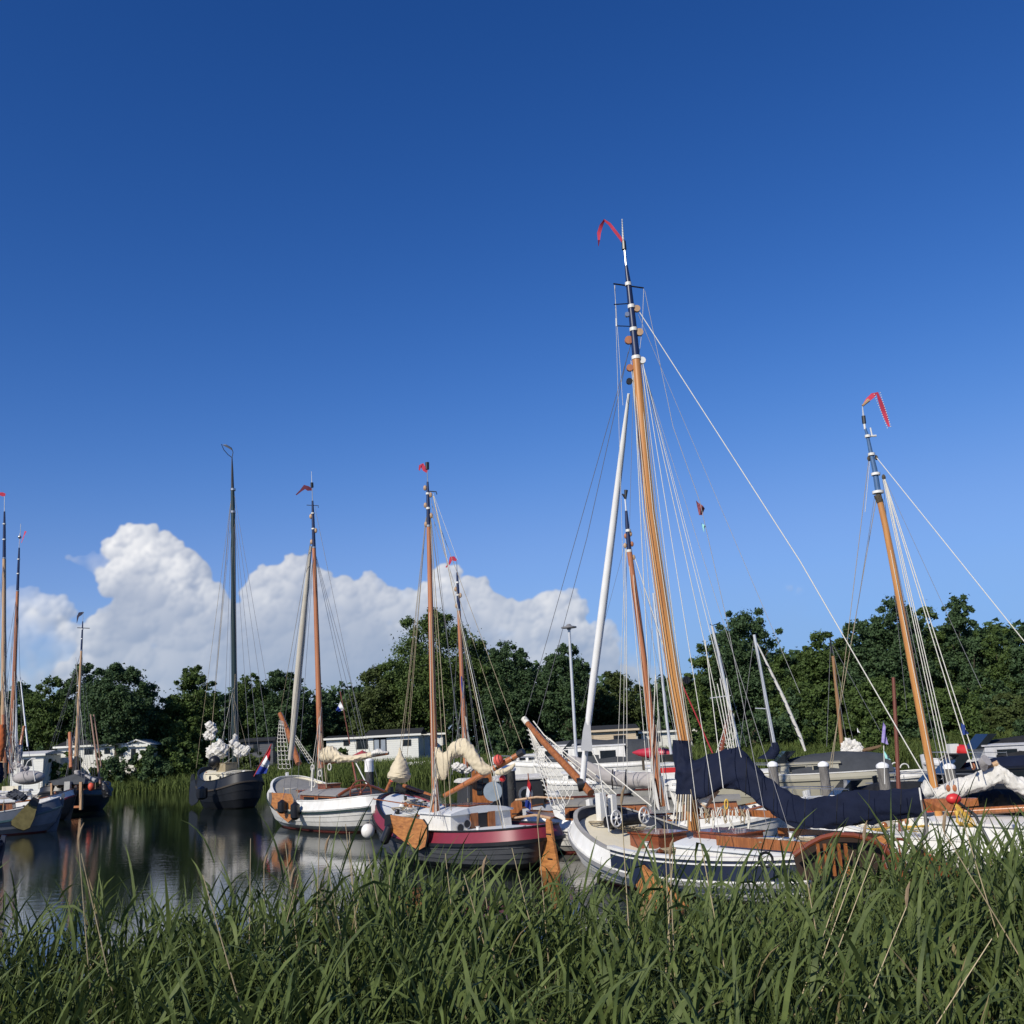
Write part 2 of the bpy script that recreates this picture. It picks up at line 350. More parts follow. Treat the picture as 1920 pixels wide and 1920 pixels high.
# ---------------------------------------------------------------- boats
class Boat:
    def __init__(s, name, px, d, head, L, B, label, cat='sailing boat', group=None, z=0):
        c = P(px, 1400, d); s.c = Vector((c.x, d, 0)); s.h = Vector((math.cos(R(head)), math.sin(R(head)), 0)); s.n = Vector((-s.h.y, s.h.x, 0))
        s.L, s.B = L, B; s.root = thing(name, s.c, label, cat, group)
    def w(s, x, y, z): return s.c + s.h * x + s.n * y + Vector((0, 0, z))
    def sheer(s, u): return s.F + (s.sb if u > 0 else s.ss) * abs(u) ** 2.2
    def ring(s, sL, sB, zf, off=0.0, n=64):
        out = []
        for i in range(n):
            a = 2 * math.pi * i / n; cx, sy = math.cos(a), math.sin(a); e = s.eb if cx > 0 else s.es
            out.append(s.w((s.L / 2 * sL + off) * cx, (s.B / 2 * sB + off) * math.copysign(abs(sy) ** e, sy), zf(cx)))
        return out
    def loop4(s, sL, sB, z0, z1, o0, o1):
        return [s.ring(sL, sB, lambda u: s.sheer(u) + z0, o0), s.ring(sL, sB, lambda u: s.sheer(u) + z0, o1), s.ring(sL, sB, lambda u: s.sheer(u) + z1, o1), s.ring(sL, sB, lambda u: s.sheer(u) + z1, o0), s.ring(sL, sB, lambda u: s.sheer(u) + z0, o0)]
    def hull(s, F, sb, ss, hb=.34, planks=4, side=WHITE, wale=NAVY, bul=WHITE, rail=VARN, deck=CREAM, boot=ANTI, eb=.72, es=.68, inner=None, dz=-.28, stem=None):
        s.F, s.sb, s.ss, s.eb, s.es, s.hb = F, sb, ss, eb, es, hb
        rt = s.root
        g = lambda v: v ** .55
        z0 = .07
        zw = lambda u: s.sheer(u) - hb
        hu = mk('hull', MB().quadstrip([s.ring(.70, .55, lambda u: -.4), s.ring(.8, .68, lambda u: -.05), s.ring(.835, .715, lambda u: z0)]), boot, rt, label='painted strip of hull along the waterline')
        for k in range(planks):
            v0, v1 = k / planks, (k + 1) / planks
            a = s.ring(.835 + .165 * g(v0), .715 + .285 * g(v0), lambda u: z0 + (zw(u) - z0) * v0, .022)
            b = s.ring(.835 + .165 * g(v1), .715 + .285 * g(v1), lambda u: z0 + (zw(u) - z0) * v1, .0)
            lip = s.ring(.835 + .165 * g(v0), .715 + .285 * g(v0), lambda u: z0 + (zw(u) - z0) * v0, -.01)
            mk('plank', MB().quadstrip([lip, a, b]), side, hu)
        mk('wale', MB().quadstrip(s.loop4(1, 1, -hb - .05, -hb + .05, -.01, .055)), wale, rt)
        mk('bulwark', MB().quadstrip([s.ring(1, 1, lambda u: s.sheer(u) - hb + .04, -.002), s.ring(.965, .93, lambda u: s.sheer(u))]), bul, rt)
        mk('inner_bulwark', MB().quadstrip([s.ring(.965, .93, lambda u: s.sheer(u) + dz - .04, -.06), s.ring(.965, .93, lambda u: s.sheer(u), -.05)]), inner or bul, rt)
        mk('rail', MB().quadstrip(s.loop4(.965, .93, 0, .045, -.09, .03)), rail, rt)
        mb = MB(); rings = []
        for k in (1.0, .6, .25, 0.0):
            o = []
            for i in range(64):
                a = 2 * math.pi * i / 64; cx, sy = math.cos(a), math.sin(a); e = s.eb if cx > 0 else s.es
                o.append(s.w((s.L / 2 * .965 - .05) * cx, (s.B / 2 * .93 - .05) * math.copysign(abs(sy) ** e, sy) * k, s.sheer(cx) + dz + .08 * (1 - k * k)))
            rings.append(o)
        mk('deck', mb.quadstrip(rings), deck, rt)
        x = s.L / 2; st = stem or wale
        zt = s.sheer(1)
        mk('stem', MB().prism([s.w(x * .80, 0, -.3), s.w(x * .93, 0, -.3), s.w(x + .07, 0, zt - .35), s.w(x + .11, 0, zt + .18), s.w(x - .05, 0, zt + .22), s.w(x - .10, 0, zt - .3)], s.n * .13), st, rt, smooth=False)
        return s
    def rudder(s, m=PLY, h=1.25, w=.75, tiller=True, zt=None, tl=1.8, tm=None):
        x = -s.L / 2; zt = zt if zt is not None else s.sheer(-1) + .35
        r = mk('rudder', MB().prism([s.w(x * .88, 0, -.3), s.w(x - .02, 0, zt - .45), s.w(x - .02, 0, zt), s.w(x - .3 * w, 0, zt + .08), s.w(x - .53 * w, 0, zt - .05), s.w(x - .66 * w, 0, zt - .5), s.w(x - w, 0, .2), s.w(x - w - .1, 0, -.3)], s.n * .08), m, s.root, smooth=False)
        for z in (.35, zt - .4): mk('rudder_strap', MB().box(s.w(x - .05 - .2 * w, 0, z), (.5 * w, .1, .04), (s.h, s.n, Vector((0, 0, 1)))), BLACK, r, smooth=False)
        if tiller: mk('tiller', MB().tube([s.w(x - .25, 0, zt + .05), s.w(x + .5, 0, zt + .13), s.w(x + tl, 0, zt + .02)], [.05, .04, .03], 8), tm or PALEW, s.root)
    def leeboard(s, x, side, ln=1.7, wd=.95, ang=20, m=PLY, iron=BLACK, z=None, out=.1):
        """side +1 port / -1 starboard; head at x, blade swung aft"""
        u0 = x / (s.L / 2); z = z if z is not None else s.sheer(u0) - .02
        yb = s.B / 2 * (1 - abs(u0) ** 2) ** (s.eb / 2) + out
        yb2 = yb + .05
        a = R(ang); dx, dz = -math.cos(a), -math.sin(a); px_, pz = math.sin(a), -math.cos(a)
        def q(l, t): return s.w(x + dx * l + px_ * t * 1.0, side * (yb + (yb2 - yb) * l / ln), z + dz * l + pz * t)
        o = [q(-.1, -.12), q(.1, -.2), q(ln * .6, -wd * .34), q(ln * .88, -wd * .42), q(ln * .98, -wd * .3), q(ln * 1.0, 0), q(ln * .97, wd * .32), q(ln * .82, wd * .5), q(ln * .5, wd * .44), q(.1, wd * .22), q(-.1, .16)]
        lb = mk('leeboard', MB().prism(o, s.n * .07), m, s.root, smooth=False)
        mk('iron_head', MB().prism([q(-.14, -.16), q(.16, -.23), q(.3, .0), q(.22, wd * .27), q(-.14, .2)], s.n * .095), iron, lb, smooth=False)
        e = [o[k] for k in (3, 4, 5, 6, 7)]
        mk('edge_band', MB().tube(e, .035, 5), iron, lb)
        return lb
    def cabin(s, x0, x1, w0, w1, z0, z1, wall=WHITE, roof=WDECK, wins=0, crown=.12, name='cabin', portholes=0, rim=None, door=False, wz=None, over=.06):
        ax = (s.h, s.n, Vector((0, 0, 1)))
        lo = [s.w(x0, -w0 / 2, z0), s.w(x0, w0 / 2, z0), s.w(x1, w1 / 2, z0), s.w(x1, -w1 / 2, z0)]
        hi = [s.w(x0 + .05, -w0 / 2 + .06, z1), s.w(x0 + .05, w0 / 2 - .06, z1), s.w(x1 - .1, w1 / 2 - .06, z1), s.w(x1 - .1, -w1 / 2 + .06, z1)]
        cb_ = mk(name, MB().quadstrip([lo, hi], True, True), wall, s.root, smooth=False)
        rings = []
        for i in range(9):
            x = x0 - over + (x1 - x0 + 2 * over) * i / 8; w = (w0 + (w1 - w0) * i / 8) / 2 + over - .05; o = []
            for j in range(9):
                t = -1 + j / 4; o.append(s.w(x, w * t, z1 + .015 + crown * (1 - t * t)))
            o += [s.w(x, w, z1 - .04), s.w(x, -w, z1 - .04)]
            rings.append(o)
        mk('cabin_roof', MB().quadstrip(rings, True, True), roof, cb_)
        zc = wz or (z0 + z1) / 2 + .05
        for sd_ in (-1, 1):
            for k in range(wins):
                t = (k + .5) / wins; x = x0 + (x1 - x0) * (.1 + .8 * t); w = (w0 + (w1 - w0) * (x - x0) / (x1 - x0)) / 2 - .015
                f = mk('window_frame', MB().box(s.w(x, sd_ * w, zc), ((x1 - x0) * .62 / wins, .05, (z1 - z0) * .55), ax), rim or wall, cb_, smooth=False)
                mk('pane', MB().box(s.w(x, sd_ * (w + .012), zc), ((x1 - x0) * .54 / wins, .05, (z1 - z0) * .42), ax), GLASS, cb_, smooth=False)
            for k in range(portholes):
                t = (k + .5) / portholes; x = x0 + (x1 - x0) * t; w = (w0 + (w1 - w0) * t) / 2 - .03
                p = s.w(x, sd_ * w, zc)
                mk('porthole', MB().tube([p - s.n * .03, p + s.n * .035 * 1 if sd_ > 0 else p - s.n * .05], (z1 - z0) * .24, 12), STEEL, cb_)
                mk('porthole_glass', MB().tube([p - s.n * .04 * 1 if sd_ > 0 else p + s.n * .04, p + s.n * .045 * sd_], (z1 - z0) * .17, 12), GLASS, cb_)
        if door:
            wv = min(w0 - .2, .75); dd = mk('doorway', MB().box(s.w(x0 - .01, 0, (z0 + z1) / 2), (.05, wv * .5, (z1 - z0) * .9), ax), BLACK, cb_, smooth=False)
            for q in (-1, 1): mk('door_leaf', MB().box(s.w(x0 - .03, q * wv * .46, (z0 + z1) / 2), (.07, wv * .38, (z1 - z0) * .95), ax), VARN, cb_, smooth=False)
        return cb_
    def hatch(s, x, y, lx, ly, h, m=MAHOG, z=None, top=None):
        ax = (s.h, s.n, Vector((0, 0, 1))); z = z if z is not None else s.sheer(x / (s.L / 2)) - .2
        o = mk('hatch', MB().box(s.w(x, y, z + h / 2), (lx, ly, h), ax), m, s.root, smooth=False)
        mk('hatch_lid', MB().box(s.w(x, y, z + h + .02), (lx + .08, ly + .08, .04), ax), top or m, o, smooth=False)
    def clutter(s, n, x0, x1, seed, yw=.35, mats=None, zoff=-.18):
        """coiled lines, blocks and cleats lying about the deck"""
        rg = random.Random(seed)
        for i in range(n):
            x = rg.uniform(x0, x1); u = x / (s.L / 2); y = rg.uniform(-1, 1) * s.B * yw * max(.2, 1 - u * u); z = s.sheer(u) + zoff
            k = rg.random(); p = s.w(x, y, z)
            if k < .5:
                pts = [p + Vector((math.cos(t * .9) * (.10 + .01 * t) + rg.uniform(-.02, .02), math.sin(t * .9) * (.10 + .01 * t), .02 + .008 * t)) for t in range(22)]
                mk('rope_coil', MB().tube(pts, .018, 4), rg.choice(mats or [ROPEW, ROPET, ROPET]), s.root)
            elif k < .8:
                mk('block', MB().ball(p + Vector((0, 0, .1)), .09, (1, .6, 1.2), 8, 6), rg.choice([VARN, BLACK, WHITE]), s.root)
            else:
                mk('bollard', MB().tube([p, p + Vector((0, 0, .28)), p + Vector((0, 0, .3))], [.05, .05, .075], 8), rg.choice([WHITE, BLACK, STEEL]), s.root)
def handwheel(root, c, r, nrm, m, spokes=6, t=.02):
    c = Vector(c); nrm = Vector(nrm).normalized(); u = nrm.cross(Vector((0, 0, 1))).normalized(); w = nrm.cross(u)
    o = mk('wheel', MB().tube([c + (u * math.cos(2 * math.pi * i / 24) + w * math.sin(2 * math.pi * i / 24)) * r for i in range(25)], t, 6), m, root)
    for i in range(spokes):
        a = 2 * math.pi * i / spokes; mk('spoke', MB().tube([c, c + (u * math.cos(a) + w * math.sin(a)) * r], t * .7, 5), m, o)
    mk('hub', MB().ball(c, t * 2.2, n=8, m=6), m, o)
def mast(boat, stages, name='mast'):
    """stages: list of (name, material, [(px,py,d,r)...])"""
    first = None
    for nm, m, pts in stages:
        o = mk(nm, MB().tube([P(a, b, d) for a, b, d, _ in pts], [r for *_, r in pts], 12), m, first or boat.root)
        if first is None: first = o
    return first
def band(par, px, py, d, r, m=WHITE, h=.09):
    p = P(px, py, d); return mk('mast_band', MB().tube([p - Vector((0, 0, h / 2)), p + Vector((0, 0, h / 2))], r, 12), m, par)
def blockat(par, px, py, d, r=.09, m=None):
    o = mk('block', MB().ball(P(px, py, d), r, (.8, .6, 1.25), 8, 6), m or PALEW, par); return o
def pennant(par, pts, d, w, m=None):
    """ribbon of cloth along pixels; w list of half-widths in m"""
    m = m or mat('red_bunting', (.50, .05, .09), .8, .25, 3)
    q = [P(a, b, d) for a, b in pts]; mb = MB(); up = []
    for i, p in enumerate(q):
        t = (q[min(i + 1, len(q) - 1)] - q[max(i - 1, 0)]).normalized(); nn = Vector((-t.z, 0, t.x))
        o = Vector((0, .012 + .03 * math.sin(i * 1.7), 0))
        up.append([p + nn * w[i] + o, p - nn * w[i] - o, p - nn * w[i] - o + Vector((0, .006, 0)), p + nn * w[i] + o + Vector((0, .006, 0))])
    return mk('pennant', mb.quadstrip(up, True, True), m, par)
def fender(px, py, d, r, h, label, m=FENDB, tilt=(0, 0), group=None, line=None):
    p = P(px, py, d); t = thing('fender', p - Vector((0, 0, h / 2)), label, 'fender', group)
    ax = Vector((tilt[0], tilt[1], 1)).normalized()
    mk('body', MB().lathe(p - ax * h / 2, ax, [(0, r * .3), (h * .04, r * .6), (h * .14, r), (h * .5, r * 1.04), (h * .86, r), (h * .96, r * .5), (h * 1.04, r * .25)], 12), m, t)
    if line: mk('lanyard', MB().tube([p + ax * h / 2, line], .009, 4), ROPEB, t)
    return t
def buoy(name, px, py, d, r, label, m, line=None, cat='buoy'):
    p = P(px, py, d); t = thing(name, p - Vector((0, 0, r)), label, cat)
    mk('ball', MB().ball(p, r, (1, 1, 1.06), 16, 12), m, t)
    mk('eye', MB().tube([p + Vector((0, 0, r * .95)), p + Vector((0, 0, r * 1.2))], r * .2, 8), FENDB, t)
    if line: mk('lanyard', MB().tube([p + Vector((0, 0, r)), line], .01, 4), ROPET, t)
    return t
def pile(px, pt, pb, d, r, label, dark=False):
    a, b = P(px, pt, d), P(px, pb, d); b.x = a.x; t = thing('mooring_post', (a.x, a.y, -.4), label, 'mooring post', 'mooring posts standing in the water')
    mk('post', MB().tube([Vector((a.x, a.y, -.4)), Vector((a.x + .02, a.y, a.z * .5)), Vector((a.x, a.y, a.z - .12))], [r * 1.04, r, r * .97], 14), PILEW if not dark else mat('dark_pile', (.06, .06, .058), .9, .3, 4, bump=.5), t)
    mk('cap', MB().lathe(Vector((a.x, a.y, a.z - .14)), (0, 0, 1), [(0, r * 1.1), (.08, r * 1.12), (.13, r * .95), (.18, r * .5), (.2, r * .1)], 14), WCAP, t)
    return t
# ================================================================ setting
def shore(x): return float(np.interp(x, [-400, -60, -30, 0, 30, 60, 120, 400], [118, 111, 106, 98, 90, 82, 74, 60]))
def gz(x, y):
    """height of the ground sheet"""
    s = shore(x)
    if y < 7.2:
        return float(np.interp(y, [-400, -1.5, 1.8, 3.0, 6.4, 7.2], [2.5, 2.45, 2.4, 1.15, .75, .3])) + .05 * math.sin(x * 1.3 + y)
    if y < s:
        z = float(np.interp(y, [7.2, 10, s - 4, s], [.3, -1.3, -1.3, -.25]))
        if abs(x) > 330: z = z + (1.3 - z) * min(1, (abs(x) - 330) / 40)
        return z
    return float(np.interp(y - s, [0, 2.5, 8, 30, 300], [-.25, .75, 1.15, 1.35, 1.6])) + .06 * math.sin(x * .4) * math.cos(y * .31)
xs = sorted(set([-3000, -1500, -700, -400, -370, -330, -200, -120] + list(np.arange(-90, 121, 5.0)) + [150, 200, 330, 370, 400, 700, 1500, 3000] + list(np.arange(-14, 14.1, 1.0))))
ys = sorted(set([-3000, -800, -100, -20, -5, -1.5, 0, 1, 1.8, 2.4, 3, 4, 5, 6.4, 7.2, 8, 10, 20, 40] + list(np.arange(54, 136, 2.0)) + [150, 180, 250, 400, 800, 1800, 4500]))
mb = MB(); mb.quadstrip([[(x, y, gz(x, y)) for x in xs] for y in ys], closed=False)
GRASSG = mat('grass_ground', (.055, .075, .022), .95, .3, .8, bump=.6, bscale=6, col2=(.03, .045, .014))
mk('ground', mb, GRASSG, None, kind='structure')
# water
wm = bpy.data.materials.new('canal_water'); wm.use_nodes = True; n = wm.node_tree.nodes; k = wm.node_tree.links; b = n['Principled BSDF']
b.inputs['Base Color'].default_value = (.006, .010, .007, 1); b.inputs['Roughness'].default_value = .035; b.inputs['IOR'].default_value = 1.33
t = n.new('ShaderNodeTexCoord'); prev = None
for sc, stx, dist, stren in ((1.1, (1, 2.2, 1), .0075, 1.0), (7.5, (1, 1.8, 1), .0021, 1.0)):
    mp = n.new('ShaderNodeMapping'); mp.inputs['Scale'].default_value = stx; mp.inputs['Rotation'].default_value = (0, 0, .25); k.new(t.outputs['Object'], mp.inputs[0])
    no = n.new('ShaderNodeTexNoise'); no.inputs['Scale'].default_value = sc; no.inputs['Detail'].default_value = 3; k.new(mp.outputs[0], no.inputs[0])
    bp = n.new('ShaderNodeBump'); bp.inputs['Strength'].default_value = stren; bp.inputs['Distance'].default_value = dist; k.new(no.outputs[0], bp.inputs['Height'])
    # calm and ruffled patches
    n3 = n.new('ShaderNodeTexNoise'); n3.inputs['Scale'].default_value = .06; k.new(t.outputs['Object'], n3.inputs[0])
    mr = n.new('ShaderNodeMapRange'); mr.inputs[1].default_value = .4; mr.inputs[2].default_value = .62; mr.inputs[3].default_value = .35; mr.inputs[4].default_value = 1.0; k.new(n3.outputs[0], mr.inputs[0]); k.new(mr.outputs[0], bp.inputs['Strength'])
    if prev: k.new(prev.outputs[0], bp.inputs['Normal'])
    prev = bp
k.new(prev.outputs[0], b.inputs['Normal'])
mb = MB(); mb.quadstrip([[(x, y, 0) for x in (-372, 372)] for y in (6.5, 125)], closed=False)
mk('water', mb, wm, None, kind='structure')

# ---- vegetation helpers
rng = np.random.default_rng(11)
def leafmat(name, c, c2, tr=.25):
    return mat(name, c, .6, .3, 1.2, col2=c2, trans=tr)
LEAF = [leafmat('leaf_green', (.110, .165, .042), (.042, .072, .022)), leafmat('leaf_blue_green', (.086, .142, .055), (.034, .064, .031)), leafmat('leaf_olive', (.098, .130, .038), (.045, .065, .022))]
def leaves(cent, rad, n_per, size, rg, squash=.8):
    """leaf quads on the shells of many small lobes"""
    m = len(cent) * n_per
    c = np.repeat(cent, n_per, 0); r = np.repeat(rad, n_per)
    d = rg.normal(size=(m, 3)); d /= np.linalg.norm(d, axis=1)[:, None]
    p = c + d * (r * np.abs(rg.normal(.68, .38, m)))[:, None] * np.array([1, 1, squash])
    nrm = d * .7 + rg.normal(size=(m, 3)) * .7 + np.array([0, 0, .35]); nrm /= np.linalg.norm(nrm, axis=1)[:, None]
    a = np.cross(nrm, rg.normal(size=(m, 3))); a /= np.linalg.norm(a, axis=1)[:, None]; b_ = np.cross(nrm, a)
    s = (size * rg.uniform(.55, 1.3, m))[:, None]
    v = np.stack([p - a * s * .5 - b_ * s * .2, p + a * s * .55, p + b_ * s * .55 - a * s * .2], 1).reshape(-1, 3)
    f = np.arange(m * 3).reshape(-1, 3)
    return v, f
def tree(px, top, wpx, d, seed, label, m=0, low=.22, nl=34, group=None, size=.42, per=330, trunk=True, cat='tree', name='broadleaf_tree', rag=1.0):
    rg = np.random.default_rng(seed)
    tp = P(px, top, d); x, y = tp.x, d; zb = gz(x, y); H = tp.z - zb; rx = wpx / 2 * d / 1900
    t = thing(name, (x, y, zb), label, cat, group)
    z0 = zb + H * low; cz = (z0 + zb + H) / 2; rz = (zb + H - z0) / 2
    cen = []; rad = []
    for i in range(nl):
        if i % 3 == 0:      # inner mass
            u = rg.normal(size=3); u /= np.linalg.norm(u); q = rg.uniform(.1, .55)
            cen.append([x + u[0] * rx * q, y + u[1] * rx * .8 * q, cz + u[2] * rz * q]); rad.append(min(rx, rz) * .34); continue
        u = rg.normal(size=3); u /= np.linalg.norm(u); rl = rg.uniform(.14, .27); q = (1 - rl * .95) * rg.uniform(.9, 1.0)
        w = 1.0
        cen.append([x + u[0] * rx * q * w, y + u[1] * rx * .8 * q * w, cz + u[2] * rz * q]); rad.append(min(rx, rz) * rl)
    # a few outlying sprays roughen the outline
    for i in range(int(nl * .35)):
        a = rg.uniform(0, 2 * math.pi); e = rg.uniform(-.4, 1.35); q = rg.uniform(.86, 1.02)
        cen.append([x + math.cos(a) * math.cos(e) * rx * q, y + math.sin(a) * math.cos(e) * rx * .8 * q, cz + math.sin(e) * rz * q * (1.0)]); rad.append(min(rx, rz) * rg.uniform(.06, .10))
    cen.append([x, y, zb + H - rz * .12]); rad.append(rz * .13)
    cen = np.array(cen); rad = np.array(rad)
    big = leaves(cen, rad, per, size, rg)
    npmesh('crown', big[0], big[1], LEAF[m], t)
    if trunk:
        mb = MB(); r0 = max(.16, H * .02); lean = rg.uniform(-.03, .03)
        top_ = zb + H * .75
        mb.tube([Vector((x + lean * (top_ - zb) * q, y, zb - .3 + (top_ - zb + .3) * q)) for q in (0, .08, .3, .6, 1)], [r0 * 1.5, r0 * 1.1, r0 * .9, r0 * .55, r0 * .2], 9)
        for i in range(7):
            k_ = int(rg.integers(0, nl)); st = Vector((x, y, zb + H * rg.uniform(.18, .5))); e = Vector(cen[k_])
            mb.tube([st, st.lerp(e, .5) + Vector((0, 0, -.2)), e], [r0 * .4, r0 * .25, r0 * .08], 5)
        mk('trunk', mb, BARK, t)
    return t
def bush(px, top, wpx, d, seed, label, m=2, group=None):
    return tree(px, top, wpx, d, seed, label, m, low=-.1, nl=16, size=.3, per=190, trunk=False, cat='bush', name='bush', group=group)
TL = 'trees behind the far bank'
TREES = [
 (-70,1290,150,126,1,.2,'dark tree past the left end of the far bank',1), (38,1278,60,124,0,.2,'narrow dark tree behind the two leftmost wooden masts',1),
 (92,1268,95,120,0,.18,'round green tree just left of the small mast with a crosstree',0), (155,1243,85,121,1,.2,'taller dark tree directly behind the small mast with a crosstree',1),
 (222,1246,140,113,1,.27,'wide dark tree with a bare pale trunk beside the left white bungalow',1), (288,1322,60,118,2,.0,'low olive tree in the dip left of the tall dark green mast',0),
 (362,1250,95,119,0,.05,'two-tiered tree left of the tall dark green mast',0), (330,1300,100,117,0,.0,'lower green tree in front of the two-tiered tree',0), (462,1265,90,124,0,.1,'rounded tree behind the tall dark green mast',0),
 (528,1257,110,124,1,.1,'domed tree between the dark green mast and the white furled jib',1), (603,1302,70,128,1,.1,'low dark tree behind the mast of the white boat',1), (650,1318,50,130,2,.1,'small distant tree left of the white centre bungalow',1),
 (706,1246,110,119,0,.08,'broad green tree above the white centre bungalow',2), (817,1143,190,119,1,.1,'tallest broad tree behind the mast of the red boat',0), (762,1240,90,123,0,.1,'green shoulder tree left of the tallest broad tree',0), (895,1200,90,124,1,.06,'dark tree just right of the tallest broad tree',1),
 (950,1200,110,118,1,.02,'loose grey-green willow right of the tallest broad tree',1), (1000,1250,60,122,0,.05,'small tree between the willow and the bowsprit',1), (1056,1207,105,117,1,.1,'round-headed tree behind the white pole with a disc',1),
 (1110,1285,70,125,0,.05,'low tree behind the furled jib of the big mast',2), (1155,1258,100,124,2,.05,'low olive tree between the furled jib and the big mast',2), (1240,1268,80,126,1,.05,'low dark tree just behind the tallest mast',1),
 (1322,1205,90,108,0,.02,'left shoulder tree of the group right of the tallest mast',0), (1392,1143,150,106,0,.02,'high rounded tree right of the tallest mast',1), (1462,1225,90,104,1,.0,'lower tree behind the white yacht mast',0),
 (1535,1182,110,104,0,.0,'green tree behind the small wooden mast',0), (1605,1160,110,103,1,.0,'dark tree left of the rightmost wooden mast',1), (1672,1116,120,102,0,.0,'highest tree behind the rightmost wooden mast',1),
 (1738,1135,80,103,1,.0,'upright tree just right of the rightmost wooden mast',0), (1792,1117,85,101,1,.0,'spiky dark tree between the mast and the right edge',1), (1860,1165,100,100,0,.0,'rounded tree near the right edge',0),
 (1925,1170,100,98,1,.0,'grey-green tree at the right edge',1), (2020,1120,160,98,0,.0,'large tree beyond the right edge',0), (1500,1280,110,99,2,.0,'low bushy tree at the foot of the right group',0), (1640,1270,120,97,2,.0,'low tree below the highest tree on the right',0), (1780,1290,140,96,0,.0,'low broad tree near the foot of the rightmost mast',0), (1890,1300,110,94,2,.0,'low green tree on the grass near the right edge',2)]
for i, (px, tp, w_, d, m_, lo_, lb, mm) in enumerate(TREES):
    tree(px, tp, w_ * 1.08, d, 100 + i, 'leafy ' + lb, mm, lo_, group=TL, nl=105 if w_ > 100 else 75, size=.28, per=320 if w_ > 100 else 260)
for i, (px, tp, w_, d, lb, mm) in enumerate([
 (92,1408,50,110,'low green bush right of the far left hut',0), (130,1409,64,110.5,'low green bush below the windows of the left bungalow',0), (185,1411,60,110.5,'trimmed green bush in the middle of the left bungalow front',2), (268,1408,50,111,'green bush by the small white gabled hut',0), (470,1404,60,109.5,'low bush in front of the dark grey chalet',2), (640,1404,60,109.5,'low bush in front of the long white bungalow',0),
 (75,1400,50,114,'dark bush right of the far left white hut',1), (225,1402,70,110,'dark round bush hiding the foot of the left bungalow',1), (310,1385,90,110,'broad dark bush left of the dark boat',1), (350,1390,60,109,'dark green bush behind the dark boat',0),
 (280,1398,60,109,'dark bush next to the small white gabled hut',1),(545,1385,70,108,'green bush behind the bow of the white boat',0), (870,1385,120,112,'shaded bush under the tallest broad tree',1), (930,1370,80,112,'shaded bush under the grey-green willow',1), (1070,1375,60,116,'dark bush behind the grey-covered cruisers',1), (1240,1330,60,116,'dark bush behind the white bungalow by the big mast',1),
 (1330,1335,100,100,'green bush right of the tallest mast',0), (1430,1330,120,96,'green bush behind the white yacht mast',1), (1540,1340,110,94,'bush behind the small wooden mast',0), (1630,1345,90,93,'bush behind the purple flag',0), (1720,1340,120,92,'bush behind the rightmost mast',1), (1830,1345,110,91,'bush behind the blue flag',0), (1910,1350,90,90,'bush on the grass at the right edge',1), (1680,1290,110,95,'tall bush left of the rightmost mast',0), (1850,1270,110,95,'tall bush right of the rightmost mast',1), (1480,1290,100,98,'tall bush between the yacht and the small wooden mast',1)]):
    bush(px, tp, w_, d, 300 + i, lb, mm, 'bushes on the far bank')
# far wood that reads as one dark mass behind the trees
rg = np.random.default_rng(77); cc = []; rr = []
for i in range(240):
    px = -300 + 2500 * i / 240; d = 136 if px < 1250 else 114; tp = np.interp(px, [-300, 0, 300, 420, 600, 700, 900, 1100, 1280, 1380, 1500, 1700, 2200], [1300, 1300, 1325, 1290, 1305, 1270, 1230, 1270, 1285, 1210, 1225, 1170, 1180]) + rg.uniform(0, 16)
    q = P(px, tp, d)
    for z in np.arange(.6, q.z, 1.9): cc.append([q.x + rg.uniform(-.8, .8), d + rg.uniform(-1.5, 1.5), z]); rr.append(rg.uniform(1.3, 2.0))
v, f = leaves(np.array(cc), np.array(rr), 60, .8, rg); npmesh('distant_woods', v, f, LEAF[1], None, kind='stuff')

def blades(n, xf, yf, h0, h1, w, rg, lean=.25, zoff=0):
    x = xf(n); y = yf(x); z = np.array([gz(a, b_) for a, b_ in zip(x, y)]) + zoff
    z = np.maximum(z, -.1)
    h = rg.uniform(h0, h1, n); a = rg.uniform(0, math.pi, n); dx = np.cos(a) * w / 2; dy = np.sin(a) * w / 2
    lx = rg.normal(size=n) * lean * h; ly = rg.normal(size=n) * lean * h
    P0 = np.stack([x - dx, y - dy, z], 1); P1 = np.stack([x + dx, y + dy, z], 1)
    P2 = np.stack([x + dx + lx * .4, y + dy + ly * .4, z + h * .62], 1); P3 = np.stack([x - dx + lx * .4, y - dy + ly * .4, z + h * .62], 1)
    P4 = np.stack([x + lx, y + ly, z + h], 1)
    v = np.stack([P0, P1, P2, P3, P4], 1).reshape(-1, 3); i = np.arange(n)[:, None] * 5
    f = np.concatenate([i + np.array([[0, 1, 2]]), i + np.array([[0, 2, 3]]), i + np.array([[3, 2, 4]])])
    return v, f
shv = np.vectorize(shore)
BANKREED = mat('bank_reed', (.155, .20, .055), .7, .3, .5, col2=(.07, .105, .03), trans=.3)
v, f = blades(70000, lambda n: rng.uniform(-75, 85, n), lambda x: shv(x) + rng.uniform(.1, 6.5, len(x)), .6, 1.5, .075, rng, .34)
npmesh('bank_reeds', v, f, BANKREED, None, kind='stuff')
GRASSB = mat('bank_grass', (.21, .235, .062), .8, .3, .25, col2=(.10, .135, .038), trans=.3)
v, f = blades(46000, lambda n: rng.uniform(-75, 90, n), lambda x: shv(x) + 4 + rng.uniform(0, 1, len(x)) ** 1.2 * 24, .25, .7, .14, rng, .3)
npmesh('bank_grass', v, f, GRASSB, None, kind='stuff')

